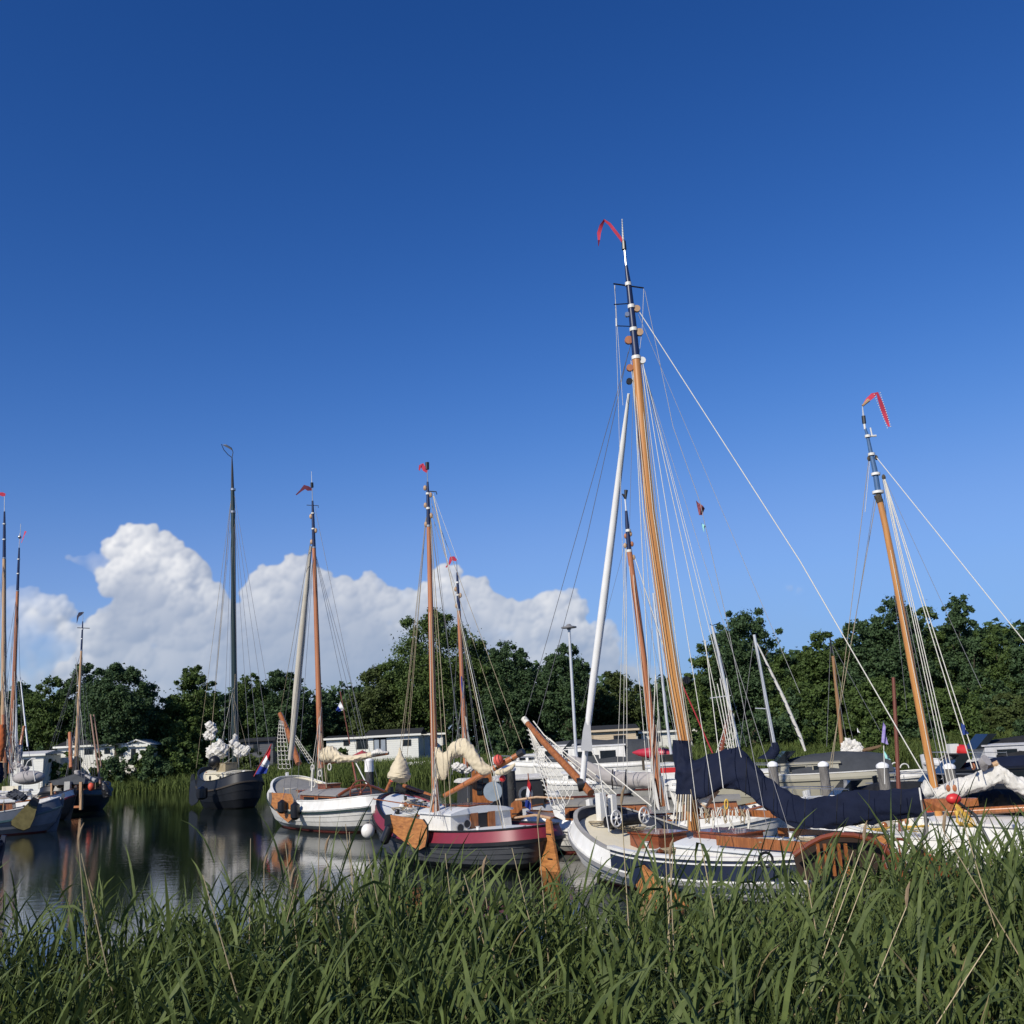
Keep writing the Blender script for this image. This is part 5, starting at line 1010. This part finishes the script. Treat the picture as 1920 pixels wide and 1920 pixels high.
spar(Fb.root, 'spar', [(170, 1340, 75, .06), (188, 1470, 73, .08)], mat('brown_spar', (.22, .13, .09), .6)); spar(Fb.root, 'spar', [(176, 1340, 75.3, .05), (190, 1440, 73.4, .05)], mat('brown_spar', (.22, .13, .09), .6))
spar(Fb.root, 'boom', [(150, 1450, 75, .1), (180, 1464, 73.8, .14)], mat('grey_spar', (.3, .3, .3), .6)); spar(Fb.root, 'boom', [(148, 1450, 76, .08), (108, 1462, 75, .1)], CANVASK)
mk('awning', MB().prism([P(148, 1449, 74.6), P(183, 1466, 74.2), P(178, 1467, 74.2), P(108, 1470, 74.2), P(104, 1464, 74.4)], (0, 1.4, .1)), TARP, Fb.root, smooth=False)
spar(Fb.root, 'davit', [(158, 1432, 75, .04), (169, 1453, 74, .05)], ROPEW); mk('hanging_net', drape([(192,1464,200,1470,73,.3),(190,1480,206,1480,73,.5),(194,1496,210,1492,73,.4)], 10, 10, .1), BLACK, Fb.root)

# ---------------------------------------------------------------- G: boats at the left edge
d = 60
Gb = Boat('blue_grey_sailing_boat', -36, 57.5, 20, 8.6, 3.0, 'blue-grey and white sailing boat cut by the left edge with a mossy leeboard')
Gb.hull(1.2, .6, .2, hb=.5, planks=3, side=mat('pale_grey_hull', (.20, .215, .24), .4), wale=mat('teal_wale', (.05, .10, .11), .4), bul=BLUEGREY, rail=WHITE, deck=WHITE, boot=ANTI, stem=BLUEGREY)
Gb.leeboard(3.0, -1, 1.6, 1.1, 60, mat('mossy_leeboard', (.14, .12, .05), .8, .3, 4), BLACK, z=1.75, out=.25); Gb.cabin(-1.5, 1.9, 2.1, 1.7, 1.1, 1.75, VARN, WDECK, wins=2); Gb.clutter(14, -1, 3.6, 71, mats=[ROPEW, ROPEB])
mk('yellow_box', MB().box(P(22, 1478, 58), (.9, .4, .25)), CREAM, Gb.root, smooth=False)
gm_, Lg = add_mast_rig(Gb, (6, 1460), (8.5, 930), 59, .17, .1, PALEW, NAVYMAST, .22, shrouds=3, stay_r=.010)
pennant(Gb.root, [(10, 928), (5, 927), (-4, 925)], 59, [.08, .12, .06]); mk('furled_sail', drape([(-8,1360,11,1358,57.5,.5),(-8,1400,9,1400,57.2,.5),(-6,1428,4,1428,57,.3)], 14, 14, .03), mat('orange_sail_cover', (.45, .12, .04), .8), Gb.root)
mk('navy_bag', drape([(-14,1428,4,1430,56.6,.5),(-14,1450,6,1450,56.5,.7),(-12,1470,3,1468,56.4,.5)], 12, 14, .03), CANVASN, Gb.root)
spar(Gb.root, 'spar', [(6, 1340, 58, .09), (10, 1430, 58, .10)], ORANGEW)
G2 = Boat('white_sailing_boat', 34, 68, 8, 7.4, 3.0, 'white and brown boat behind the blue-grey one with raised orange bowsprit')
G2.hull(1.3, .6, .4, hb=.4, side=mat('brown_hull', (.05, .04, .035), .5), wale=RED, bul=WHITE, deck=CREAM, boot=BLACK, stem=mat('brown_hull', (.05, .04, .035), .5))
G2.cabin(-2.2, .4, 2.0, 1.8, 1.1, 1.6, WHITE, CANVASG, wins=2); G2.clutter(16, -2.8, 3, 72, .4, zoff=.1)
g2m, Lg2 = add_mast_rig(G2, (20, 1450), (37, 1000), 68, .17, .10, ORANGEW, NAVYMAST, .24, shrouds=3, stay_r=.012)
mk('globe', MB().ball(P(37, 1007, 68), .12), STEEL, g2m); mk('aerial', MB().tube([P(38, 1004, 68), P(39, 982, 68)], .02, 4), WHITE, g2m); pennant(G2.root, [(40, 1018), (45, 1004), (48, 996)], 68, [.02, .05, .07])
spar(G2.root, 'bowsprit', [(45, 1362, 70, .10), (40, 1392, 69.5, .12), (34, 1442, 69, .12)], VARN); mk('jib_bundle', drape([(30,1398,42,1396,68.5,.4),(28,1412,42,1412,68.4,.5),(30,1428,38,1428,68.3,.3)], 12, 14, .07), CANVASG, G2.root)
mk('stem_post', MB().prism([P(32, 1440, 67), P(40, 1440, 67), P(39, 1466, 67), P(33, 1466, 67)], (0, .3, 0)), WHITE, G2.root, smooth=False)
mk('upturned_tender', MB().ball(P(54, 1458, 66.5), .8, (1.3, .8, .55), 16, 10), CANVASG, G2.root); spar(G2.root, 'boom', [(46, 1447, 67, .07), (66, 1462, 66.4, .07)], RED)
spar(G2.root, 'guard_arch', [(47, 1440, 66, .03), (52, 1428, 66, .03), (60, 1422, 66, .03), (67, 1422, 66, .03)], WHITE); spar(G2.root, 'guard_arch', [(60, 1422, 66, .03), (62, 1440, 66, .03), (66, 1465, 66, .03)], WHITE)
G3 = Boat('metal_masted_yacht', 22, 80, 10, 6.5, 2.6, 'pale yacht with a thin silver mast behind the left edge boats')
G3.hull(1.1, .3, .2, side=WHITE, wale=WHITE, bul=WHITE, deck=WHITE); G3.cabin(-2, 1.5, 1.8, 1.4, .9, 1.6, WHITE, WHITE, wins=2)
spar(G3.root, 'mast', [(31, 1440, 80, .10), (29, 1260, 80, .09)], ALU); spar(G3.root, 'furled_jib', [(38, 1270, 80, .04), (52, 1400, 79, .07)], ALU); rope(G3.root, [P(31, 1265, 80), P(56, 1420, 79)], .015, WIRE, 'forestay'); rope(G3.root, [P(29, 1262, 80), P(12, 1430, 80)], .015, WIRE, 'backstay')
G4 = Boat('blue_rowing_boat', -46, 42.5, 5, 2.6, 1.2, 'dark blue boat bow just showing at the left edge near the reeds', 'rowing boat')
G4.hull(.62, .2, .1, hb=.12, planks=2, side=NAVY, wale=NAVY, bul=NAVY, rail=NAVY, deck=CANVASN, boot=NAVY, stem=NAVY)
q4 = P(-46, 1400, 42.5)

def tangle(b, mx, my, d, n, seed, spread=60, ytop=(1180, 1380), bot=1460, m=(ROPET, ROPEW, WIRE)):
    rg = random.Random(seed)
    for i in range(n):
        y0 = rg.uniform(*ytop); x1 = mx + rg.uniform(-spread, spread) * .5; rope(b.root, [P(mx + rg.uniform(-3, 3), y0, d), P(x1, bot + rg.uniform(-8, 8), d - rg.uniform(-1, 1.5))], rg.uniform(.009, .02), rg.choice(m), 'line')
tangle(Gb, 6, 1400, 58, 9, 1, 50); tangle(G2, 24, 1400, 67, 10, 2, 60); tangle(Fb, 144, 1400, 75, 10, 3, 70, (1230, 1400), 1462); tangle(Eb, 438, 1400, 73, 9, 4, 80, (1250, 1420), 1440); tangle(Db, 600, 1400, 51.5, 10, 5, 50, (1300, 1420), 1470); tangle(R2, 872, 1400, 43, 8, 6, 60, (1200, 1380), 1450)
tangle(Rb, 816, 1500, 34, 9, 7, 30, (1380, 1500), 1528); tangle(Cb, 1232, 1480, 35.8, 6, 8, 50, (1250, 1400), 1505)
crumple(G2.root, 'bundled_sail', [(30,1436,67.5,.3,.25),(38,1440,67.4,.35,.25),(46,1443,67.3,.3,.2)], CANVASG, 9); crumple(Gb.root, 'deck_bundle', [(24,1488,57,.3,.2),(32,1492,56.8,.35,.2),(42,1494,56.6,.25,.2)], mat('dark_bundle', (.05, .055, .07), .8), 10)
crumple(Fb.root, 'deck_bundle', [(112,1470,74.5,.35,.25),(122,1473,74.3,.3,.22),(134,1470,74.2,.35,.25)], mat('brown_bundle', (.10, .08, .06), .8), 11)
flag('club_flag', [(638, 1315), (646, 1331), (634, 1334), (630, 1332)], 60, [FW, FB], 'small white and blue pennant on a slanting red-brown pole behind the tan boom cover', pole=((638, 1296), (656, 1395), .035, mat('red_brown_pole', (.16, .05, .03), .5)))
# ---------------------------------------------------------------- motor boats and yachts in the back right
def cruiser(px, d, head, L, B, label, side, top, F=1.0, ch=.7, cover=None, x0=-.2, x1=.22, name='motor_cruiser', stripe=None, arch=True):
    b = Boat(name, px, d, head, L, B, label, 'motor boat')
    b.hull(F, .3, .05, hb=.22, planks=2, side=side, wale=stripe or side, bul=side, rail=WHITE, deck=WDECK, boot=BLACK, eb=.85, es=.35, stem=side)
    z0, z1 = F - .1, F + ch
    c = b.cabin(L * x0, L * x1, B * .72, B * .55, z0, z1, side, side, wins=2, crown=.1)
    if cover:
        X0, X1 = -L * .46, L * (x1 - .06); rings = []
        for i in range(12):
            t = i / 11; x = X0 + (X1 - X0) * t; h = z1 + .12 + .30 * math.sin(math.pi * (t * .8 + .12)); w = B * (.42 - .06 * t)
            rings.append([b.w(x, w * q, F + (h - F) * (1 - abs(q) ** 2.6) + rnd.uniform(-.02, .02)) for q in np.linspace(-1, 1, 11)])
        mk('canopy', MB().quadstrip(rings, True, True), cover, b.root)
    w_ = mk('windscreen', MB().prism([b.w(L * x1 - .1, 0, z1 - .1), b.w(L * x1 + .35, 0, z1 - .15), b.w(L * x1 - .35, 0, z1 + .55), b.w(L * x1 - .8, 0, z1 + .55)], b.n * B * .5), GLASS, b.root, smooth=False)
    mk('bow_rail', MB().tube([b.w(L * .1, B * .42, F + .45), b.w(L * .35, B * .3, F + .55), b.w(L * .49, 0, F + .6), b.w(L * .35, -B * .3, F + .55), b.w(L * .1, -B * .42, F + .45)], .018, 5), STEEL, b.root)
    for q in (.1, .25, .4):
        for s_ in (-1, 1): y_ = B * .42 * (1 - max(0, q - .1) * 1.6) * s_; mk('stanchion', MB().tube([b.w(L * q, y_, F), b.w(L * q, y_, F + .5)], .014, 5), STEEL, b.root)
    return b
cruiser(1490, 47, 172, 8.5, 2.9, 'olive cream motor cruiser with a dark grey canopy behind the navy sail cover', CREAMHULL, WHITE, 1.65, .45, TARP, x1=.1)
cr = cruiser(1600, 39, 180, 6.4, 2.2, 'white speedboat with orange stripes moored between the two white-capped posts', WHITE, WHITE, 1.0, .18, CANVASK, x0=-.1, x1=.12, name='speedboat', stripe=ORANGEP)
for z_ in (-.12, -.5): mk('orange_stripe', MB().quadstrip(cr.loop4(1, 1, z_, z_ + .05, .0, .05 if z_ > -.3 else .02)), ORANGEP, cr.root)
cruiser(1745, 41, 178, 5.5, 2.2, 'white boat under a black cover right of the speedboat', WHITE, WHITE, .85, .3, CANVASK, x1=.1, name='covered_boat')
cruiser(1860, 40, 176, 9.0, 2.8, 'long boat under dark blue covers at the right behind the white sail', BLACK, WHITE, 1.25, .6, CANVASN, x1=.2, name='covered_boat')
cruiser(1900, 52, 178, 9.0, 3.0, 'black-topped motor boat at the far right on the grassy bank', mat('grey_white_hull', (.5, .5, .5), .4), WHITE, 1.5, .8, CANVASK, x1=.2)
cruiser(1122, 80, 176, 10, 3.2, 'large cabin cruiser under a dark grey cover left of the cream bungalow', WHITE, WHITE, 1.5, 1.3, TARP, x1=.24)
cruiser(1050, 84, 176, 9, 3.0, 'cabin cruiser with a glazed wheelhouse and grey cover behind the bowsprit net', WHITE, WHITE, 1.6, 1.3, TARP, x1=.2)
cruiser(985, 88, 176, 5.5, 2.4, 'white trailer boat with a sloping bow left of the grey-covered cruisers', WHITE, WHITE, 1.7, .5, None, x1=.15)
cruiser(978, 62, 182, 4.2, 1.7, 'small low white open boat on the water right of the red boat', WHITE, WHITE, .55, .15, None, name='open_boat')
cr = cruiser(1254, 62, 95, 6.0, 2.5, 'white boat with a red stripe seen end on beside the navy sail cover', WHITE, WHITE, 1.0, .8, None, name='open_boat')
mk('red_stripe', MB().box(P(1254, 1444, 58.6), (1.5, .08, .28)), REDP, cr.root, smooth=False)
k0 = P(1226, 1414, 76); t = thing('red_canoe', (k0.x, 76, k0.z), 'long red canoe lying on the bank beside the big mast', 'canoe'); mk('canoe_hull', MB().lathe(P(1186, 1411, 77), P(1266, 1414, 75.5) - P(1186, 1411, 77), [(0, .05), (.5, .25), (1.4, .42), (2.4, .42), (3, .3), (3.3, .04)], 12), mat('red_canoe_paint', (.42, .03, .05), .4), t)
for sx in (-.8, .8): mk('trestle', MB().box((k0.x + sx, 76.2, k0.z - .65), (.1, .8, .9)), BARK, t, smooth=False)
# yachts
def yacht(px, d, label, mpts, jib=None, boomc=None, stays=(), head=176, L=7, B=2.5, side=WHITE, name='metal_masted_yacht'):
    b = Boat(name, px, d, head, L, B, label, 'sailing boat'); b.hull(1.0, .25, .1, planks=2, hb=.2, side=side, wale=side, bul=side, rail=WHITE, deck=WDECK, eb=.85, es=.5, stem=side)
    b.cabin(-L * .2, L * .2, B * .6, B * .45, .9, 1.4, WHITE, WHITE, wins=3)
    m = spar(b.root, 'mast', [(x, y, d, r) for x, y, r in mpts], ALU)
    if jib: spar(b.root, 'furled_jib', [(x, y, d - .5, r) for x, y, r in jib], CANVASW)
    for a_ in stays: rope(b.root, [P(a_[0], a_[1], d), P(a_[2], a_[3], d - .5 + (a_[4] if len(a_) > 4 else 0))], .012, WIRE, 'stay')
    return b, m
y1, m1 = yacht(1450, 56, 'white sailing yacht with a leaning silver mast and striped furled jib', [(1456, 1425, .09), (1452, 1395, .09), (1414, 1190, .08)], [(1419, 1205, .03), (1436, 1240, .06), (1470, 1310, .09), (1500, 1380, .10), (1510, 1408, .06)], stays=((1414, 1192, 1387, 1400), (1414, 1192, 1447, 1400)))
for i in range(7): t_ = .2 + i * .11; mk('jib_wrap', MB().tube([P(1419 + 91 * t_ - 3, 1205 + 203 * t_ - 1, 55.38), P(1419 + 91 * t_ + 4, 1205 + 203 * t_ + 6, 55.38)], .022, 5), NAVY, y1.root)
mk('spreader', MB().tube([P(1416, 1328, 56), P(1438, 1329, 56)], .03, 5), ALU, m1); mk('mast_boot', drape([(1448, 1392, 1458, 1392, 56, .3), (1440, 1408, 1462, 1408, 55.9, .6), (1420, 1422, 1455, 1424, 55.8, .8)], 10, 12, .03), CANVASN, y1.root)
y2, m2 = yacht(1390, 50, 'sailing yacht with wind sensors on its silver mast just right of the tallest mast', [(1390, 1450, .085), (1385, 1400, .085), (1352, 1250, .08), (1335, 1174, .07)], None, stays=((1336, 1176, 1372, 1400), (1336, 1176, 1400, 1400)))
mk('wind_sensor', MB().tube([P(1331, 1170, 50), P(1335, 1173, 50), P(1349, 1168, 50)], .02, 4), BLACK, m2); mk('spreader', MB().tube([P(1331, 1309, 50), P(1370, 1304, 50)], .025, 5), ALU, m2)
spar(y2.root, 'raised_spar', [(1371, 1332, 49, .10), (1362, 1360, 49, .12), (1350, 1420, 49, .13)], MAHOG); net([P(1366, 1338, 48.9), P(1352, 1385, 48.9), P(1343, 1412, 48.9)], [P(1376, 1338, 48.9), P(1376, 1385, 48.9), P(1372, 1412, 48.9)], 3, 8, y2.root, .018)
for x_ in (1345, 1350, 1356, 1362): rope(y2.root, [P(x_, 1272 + (x_ % 3) * 10, 49), P(x_ + 26 - (x_ - 1345) * .3, 1415, 48.5)], .025, ROPEW, 'halyard')
spar(y2.root, 'red_line', [(1273, 1270, 50, .03), (1300, 1330, 50, .035), (1336, 1412, 50, .035)], mat('red_rope', (.4, .03, .04), .7))
y3, m3 = yacht(1595, 55, 'small boat with a slim wooden mast and a heap of white sail at its foot', [(1583, 1420, .11), (1578, 1390, .11), (1562, 1230, .09)], stays=((1557, 1212, 1550, 1400, .5), (1560, 1212, 1600, 1390), (1562, 1210, 1650, 1370), (1560, 1232, 1588, 1395)), L=7.5, name='wooden_masted_boat')
m3.data.materials.clear(); m3.data.materials.append(mat('brown_mast', (.26, .14, .06), .5)); mk('masthead', MB().tube([P(1560, 1225, 55), P(1556, 1195, 55)], [.06, .03], 6), BLACK, m3)
crumple(y3.root, 'sail_heap', [(1586,1402,54.5,.28,.42),(1596,1398,54.4,.36,.32),(1606,1402,54.3,.34,.36),(1590,1414,54.4,.34,.34),(1602,1416,54.2,.42,.32),(1613,1411,54.1,.26,.28)], CANVASW, 6)
mk('boom_cover', drape([(1616,1404,1616,1410,54,.3),(1634,1400,1634,1408,53.8,.35),(1652,1396,1650,1402,53.6,.2)], 12, 12, .02), mat('brown_canvas', (.14, .09, .05), .8), y3.root)
mk('wooden_seat', MB().box(P(1635, 1428, 53.6), (.9, .5, .35)), MAHOG, y3.root, smooth=False)
mk('white_arch', MB().tube([P(1678 + 7 * math.cos(q_), 1438 - 8 * math.sin(q_), 50) for q_ in np.linspace(0, 3.14, 12)], .03, 5), WHITE, y3.root); mk('white_arch', MB().tube([P(1696 + 8 * math.cos(q_), 1440 - 8 * math.sin(q_), 50) for q_ in np.linspace(0, 3.14, 12)], .03, 5), WHITE, y3.root)
y4, m4 = yacht(1092, 66, 'yacht whose slim white mast carries a flat disc on top left of the furled jib', [(1088, 1470, .10), (1080, 1410, .10), (1067, 1180, .09)])
mk('disc_light', MB().lathe(P(1067, 1181, 66), (0, 0, 1), [(0, .12), (.08, .14), (.12, .5), (.2, .5), (.26, .2), (.38, .1)], 14), mat('lamp_grey', (.2, .2, .2), .5), m4)
y5, m5 = yacht(1248, 70, 'distant yacht with a white mast just left of the tallest mast', [(1262, 1440, .10), (1250, 1350, .10), (1225, 1112, .08)], stays=((1225, 1115, 1212, 1400), (1225, 1115, 1290, 1400)))
# posts
for i, (px, t0, b0, d_) in enumerate(((1448, 1430, 1520, 41), (1543, 1430, 1500, 41), (1654, 1432, 1500, 36.5), (1779, 1434, 1500, 38))):
    pile(px, t0, b0, d_, .19 if i < 2 else .2, ('grey mooring post with white cap in front of the olive cream cruiser', 'grey mooring post with white cap at the bow of the speedboat', 'thick grey mooring post with white cap just left of the brown pole', 'grey mooring post with white cap just right of the rightmost mast')[i])
# red and white marker
p = P(1800, 1405, 40); t = thing('marker_drum', (p.x, 40, P(1800, 1445, 40).z), 'white and red drum on a dark post right of the rightmost mast', 'marker')
mk('white_half', MB().box(P(1786, 1404, 40), (.34, .4, .36)), WHITE, t, smooth=False); mk('red_half', MB().tube([P(1791, 1405, 39.95), P(1808, 1409, 39.95)], [.2, .26], 14), REDP, t); mk('red_lower', MB().tube([P(1794, 1425, 39.95), P(1807, 1424, 39.95)], [.2, .2], 14), REDP, t)
mk('post', MB().tube([P(1787, 1408, 40.2), P(1790, 1450, 40.2)], .2, 10), mat('grey_post', (.09, .09, .095), .7), t); mk('black_strap', MB().tube([P(1762, 1425, 39.7), P(1775, 1415, 39.6), P(1812, 1415, 39.6)], .06, 6), BLACK, t)
# ================================================================ foreground reeds
REED = mat('reed_leaf', (.138, .178, .050), .55, .3, 7.0, col2=(.034, .056, .018), trans=.22)
DRY = mat('dry_reed', (.42, .34, .20), .7, .25, 6)
STEM = mat('reed_stem', (.13, .17, .055), .6, .2, 5)
def reed_arrays(x, y, z, hgt, rg, leaf_n, wind=(.25, .1), seg=5, wmul=1.0, t0=.3):
    """one reed: thin stem and arching leaf blades; returns verts, quads, number of stem quads"""
    V = []; Fq = []
    lean = np.array([rg.normal() * .10 + wind[0] * .35, rg.normal() * .10 + wind[1] * .2])
    def stem(t): return np.array([x + lean[0] * hgt * t * t, y + lean[1] * hgt * t * t, z + hgt * t * (1 - .04 * t)])
    n = 4; r0 = .0042
    for i in range(n):
        c = stem(i / (n - 1)); r = r0 * (1 - .7 * i / (n - 1))
        for j in range(3): a = 2 * math.pi * j / 3; V.append(c + np.array([math.cos(a) * r, math.sin(a) * r, 0]))
    for i in range(n - 1):
        for j in range(3): Fq.append((i * 3 + j, i * 3 + (j + 1) % 3, (i + 1) * 3 + (j + 1) % 3, (i + 1) * 3 + j))
    ns = len(Fq)
    for k in range(leaf_n):
        t = min(1, t0 + (1 - t0) * (k + rg.uniform(-.2, .2)) / leaf_n)
        c = stem(t); az = rg.uniform(0, 2 * math.pi)
        dirh = np.array([math.cos(az) * .85 + wind[0] * 2.2, math.sin(az) * .8 + wind[1]]); dirh /= np.linalg.norm(dirh) + 1e-6
        L = rg.uniform(.24, .50) * (1 - .25 * abs(t - .7)); w = rg.uniform(.0060, .0112) * wmul; el = rg.uniform(1.15, 1.55); droop = rg.uniform(2.0, 3.0) if rg.random() < .55 else rg.uniform(.15, 1.1)
        p = c.copy(); b0 = len(V); side = np.array([-dirh[1], dirh[0], 0]); tw = rg.uniform(-1.0, 1.0)
        for i in range(seg + 1):
            u = i / seg; e = el - droop * u ** 1.25
            d = np.array([dirh[0] * math.cos(e), dirh[1] * math.cos(e), math.sin(e)])
            if i: p = p + d * L / seg
            ww = w * min(1, .45 + 2.8 * u) * (1 - u ** 2.2) + .0005
            nn = np.cross(d, side); a_ = tw * (.4 + u * 1.2); s2 = side * math.cos(a_) + nn * math.sin(a_)
            V.append(p - s2 * ww); V.append(p + s2 * ww)
        for i in range(seg):
            a = b0 + i * 2; Fq.append((a, a + 1, a + 3, a + 2))
    return V, Fq, ns
rg = np.random.default_rng(21)
templ = [reed_arrays(0, 0, 0, 1.95, rg, 12, (w_, .08), t0=.42) for w_ in (.3, .15, .35, 0, .25, -.1, .4, .2, .1, .3, .22, .05, .33, -.05)]
TV = [np.array(t_[0]) for t_ in templ]; TF = [np.array(t_[1]) for t_ in templ]; NS = templ[0][2]
def bed(N_, name, m, leaves_only=False, dz=0.0):
    allv = []; allf = []; off = 0
    for i in range(N_):
        y = 3.45 + rg.random() ** .9 * 3.9; x = rg.uniform(-1, 1) * (2.6 + y * .85)
        k = int(rg.integers(0, len(TV))); a = rg.normal() * .45; c, s = math.cos(a), math.sin(a)
        # tussocks, and a bed a little higher at both sides
        top = 2.83 + dz + .29 * min(1, max(0, -x - .3)) + .07 * min(2, max(0, x - .3)) - .03 * math.exp(-x * x) + .12 * math.sin(x * 1.7 + .4 * y) + .09 * math.sin(x * .7 + 2 + y) + .05 * math.sin(x * 4.3 + y * 2) + .06 * x + rg.normal() * .12 - (.15 if rg.random() < .3 else 0)
        z0 = gz(x, y) - .05; sc_ = min(1.4, max(.5, (top - z0) / 1.95)); w_ = min(1.1, sc_)
        v = TV[k] * np.array([w_, w_, sc_]); v = np.stack([v[:, 0] * c - v[:, 1] * s + x, v[:, 0] * s + v[:, 1] * c + y, v[:, 2] + z0], 1)
        allv.append(v); allf.append((TF[k][NS:] if leaves_only else TF[k]) + off); off += len(v)
    o = npmesh(name, np.concatenate(allv), np.concatenate(allf), m, None, kind='stuff'); o.data.polygons.foreach_set('use_smooth', [True] * len(o.data.polygons))
bed(9800, 'reed_bed', REED)
bed(330, 'withered_reeds', mat('withered_reed_leaf', (.30, .25, .12), .7, .3, 6, col2=(.16, .12, .06), trans=.2), dz=-.12)
# reeds that stand clear of the bed, one by one
tall = [(40, 1600, 5.6), (150, 1590, 6.0), (165, 1640, 5.2), (232, 1640, 6.0), (280, 1592, 6.1), (330, 1650, 5.4), (405, 1520, 6.2), (440, 1600, 6.3), (470, 1655, 5.4), (505, 1610, 6.3), (560, 1600, 5.8), (610, 1620, 6.0), (655, 1640, 5.4), (700, 1600, 6.3), (770, 1650, 5.2), (835, 1570, 5.9), (905, 1610, 6.2), (960, 1600, 6.0), (1000, 1590, 5.5), (1060, 1615, 5.7), (1105, 1570, 5.3), (1125, 1560, 5.6), (1180, 1555, 5.5), (1195, 1610, 4.9), (1245, 1600, 5.6), (1295, 1590, 5.5), (1345, 1520, 4.8), (1350, 1590, 5.2), (1400, 1590, 5.5), (1455, 1570, 5.4), (1475, 1600, 5.0), (1540, 1580, 5.8), (1580, 1590, 5.3), (1620, 1560, 5.6), (1668, 1585, 5.1), (1710, 1600, 4.6), (1760, 1560, 5.3), (1800, 1580, 5.0), (1838, 1530, 5.0), (1862, 1570, 5.4), (1895, 1550, 5.0), (1915, 1590, 4.8)]
for i, (px, py, d) in enumerate(tall):
    q = P(px, py + 8, d); z0 = gz(q.x, d); h = q.z - z0
    V, Fq, ns = reed_arrays(0, 0, 0, h, rg, 11, (.22, .05), wmul=1.0); V = np.array(V)
    tp = V[:12].reshape(4, 3, 3).mean(1)[-1]; x0, y0 = q.x - tp[0], d - tp[1]; V = V + np.array([x0, y0, z0])
    side = 'left' if px < 640 else 'middle' if px < 1280 else 'right'
    t = thing('tall_reed', (x0, y0, z0), {'left': 'single tall green reed standing above the bed in front of the open water', 'middle': 'single tall green reed standing above the bed in front of the red boat', 'right': 'single tall green reed standing above the bed before the white boats'}[side], 'reed', {'left': 'tall reeds over the open water', 'middle': 'tall reeds before the red boat', 'right': 'tall reeds before the white boats'}[side])
    Fq = np.array(Fq); npmesh('stem', V[:12], Fq[:ns], STEM, t); npmesh('leaves', V[12:], Fq[ns:] - 12, REED, t, kind='stuff')
# last year's dry stalks
dry = [(147, 1578, 172, 1800, 5.6), (152, 1600, 195, 1790, 5.4), (470, 1572, 472, 1760, 6.3), (495, 1630, 498, 1740, 6.2), (535, 1580, 552, 1760, 6.0), (600, 1530, 598, 1790, 6.1), (610, 1600, 640, 1760, 5.9), (648, 1545, 664, 1760, 6.0), (655, 1560, 668, 1790, 5.8), (545, 1660, 520, 1760, 5.8), (560, 1640, 530, 1770, 5.7), (960, 1590, 1012, 1800, 5.6), (1008, 1548, 1030, 1780, 5.8), (835, 1600, 850, 1740, 5.8), (870, 1640, 905, 1760, 5.5), (1165, 1510, 1178, 1700, 5.3), (1245, 1530, 1250, 1760, 5.3), (1262, 1600, 1255, 1790, 5.2), (1256, 1610, 1265, 1790, 5.1), (1295, 1480, 1330, 1640, 5.0), (1500, 1580, 1512, 1645, 5.2), (1620, 1580, 1560, 1740, 4.8), (1600, 1595, 1540, 1760, 4.7), (1640, 1600, 1570, 1780, 4.7), (1770, 1560, 1850, 1690, 4.6), (1800, 1520, 1835, 1640, 4.9), (1860, 1760, 1780, 1880, 3.9), (1700, 1700, 1660, 1790, 4.3), (690, 1600, 725, 1780, 5.7), (730, 1640, 735, 1790, 5.6), (905, 1640, 920, 1760, 5.5), (380, 1640, 440, 1850, 4.9)]
for i, (xa, ya, xb, yb, d) in enumerate(dry):
    a = P(xa, ya, d); b = P(xb, yb, d); g = b + (b - a) * .1
    while g.z > gz(g.x, g.y) + .05: g = g + (b - a) * .08
    t = thing('dry_stalk', g, 'thin bare straw-coloured dead reed stalk standing in the green reeds', 'reed stalk', 'dead reed stalks')
    mid = a.lerp(g, .45) + Vector((rg.normal() * .02, rg.normal() * .02, 0))
    mk('stalk', MB().tube([g, mid, a], [.0045, .004, .002], 4), DRY, t)
    if i % 3 == 0: mk('seed_head', MB().tube([a, a + Vector((.004, 0, .03)), a + Vector((.012, 0, .065)), a + Vector((.026, 0, .095))], [.003, .008, .007, .0015], 6), mat('reed_plume', (.26, .19, .12), .95, .3, 30), t)
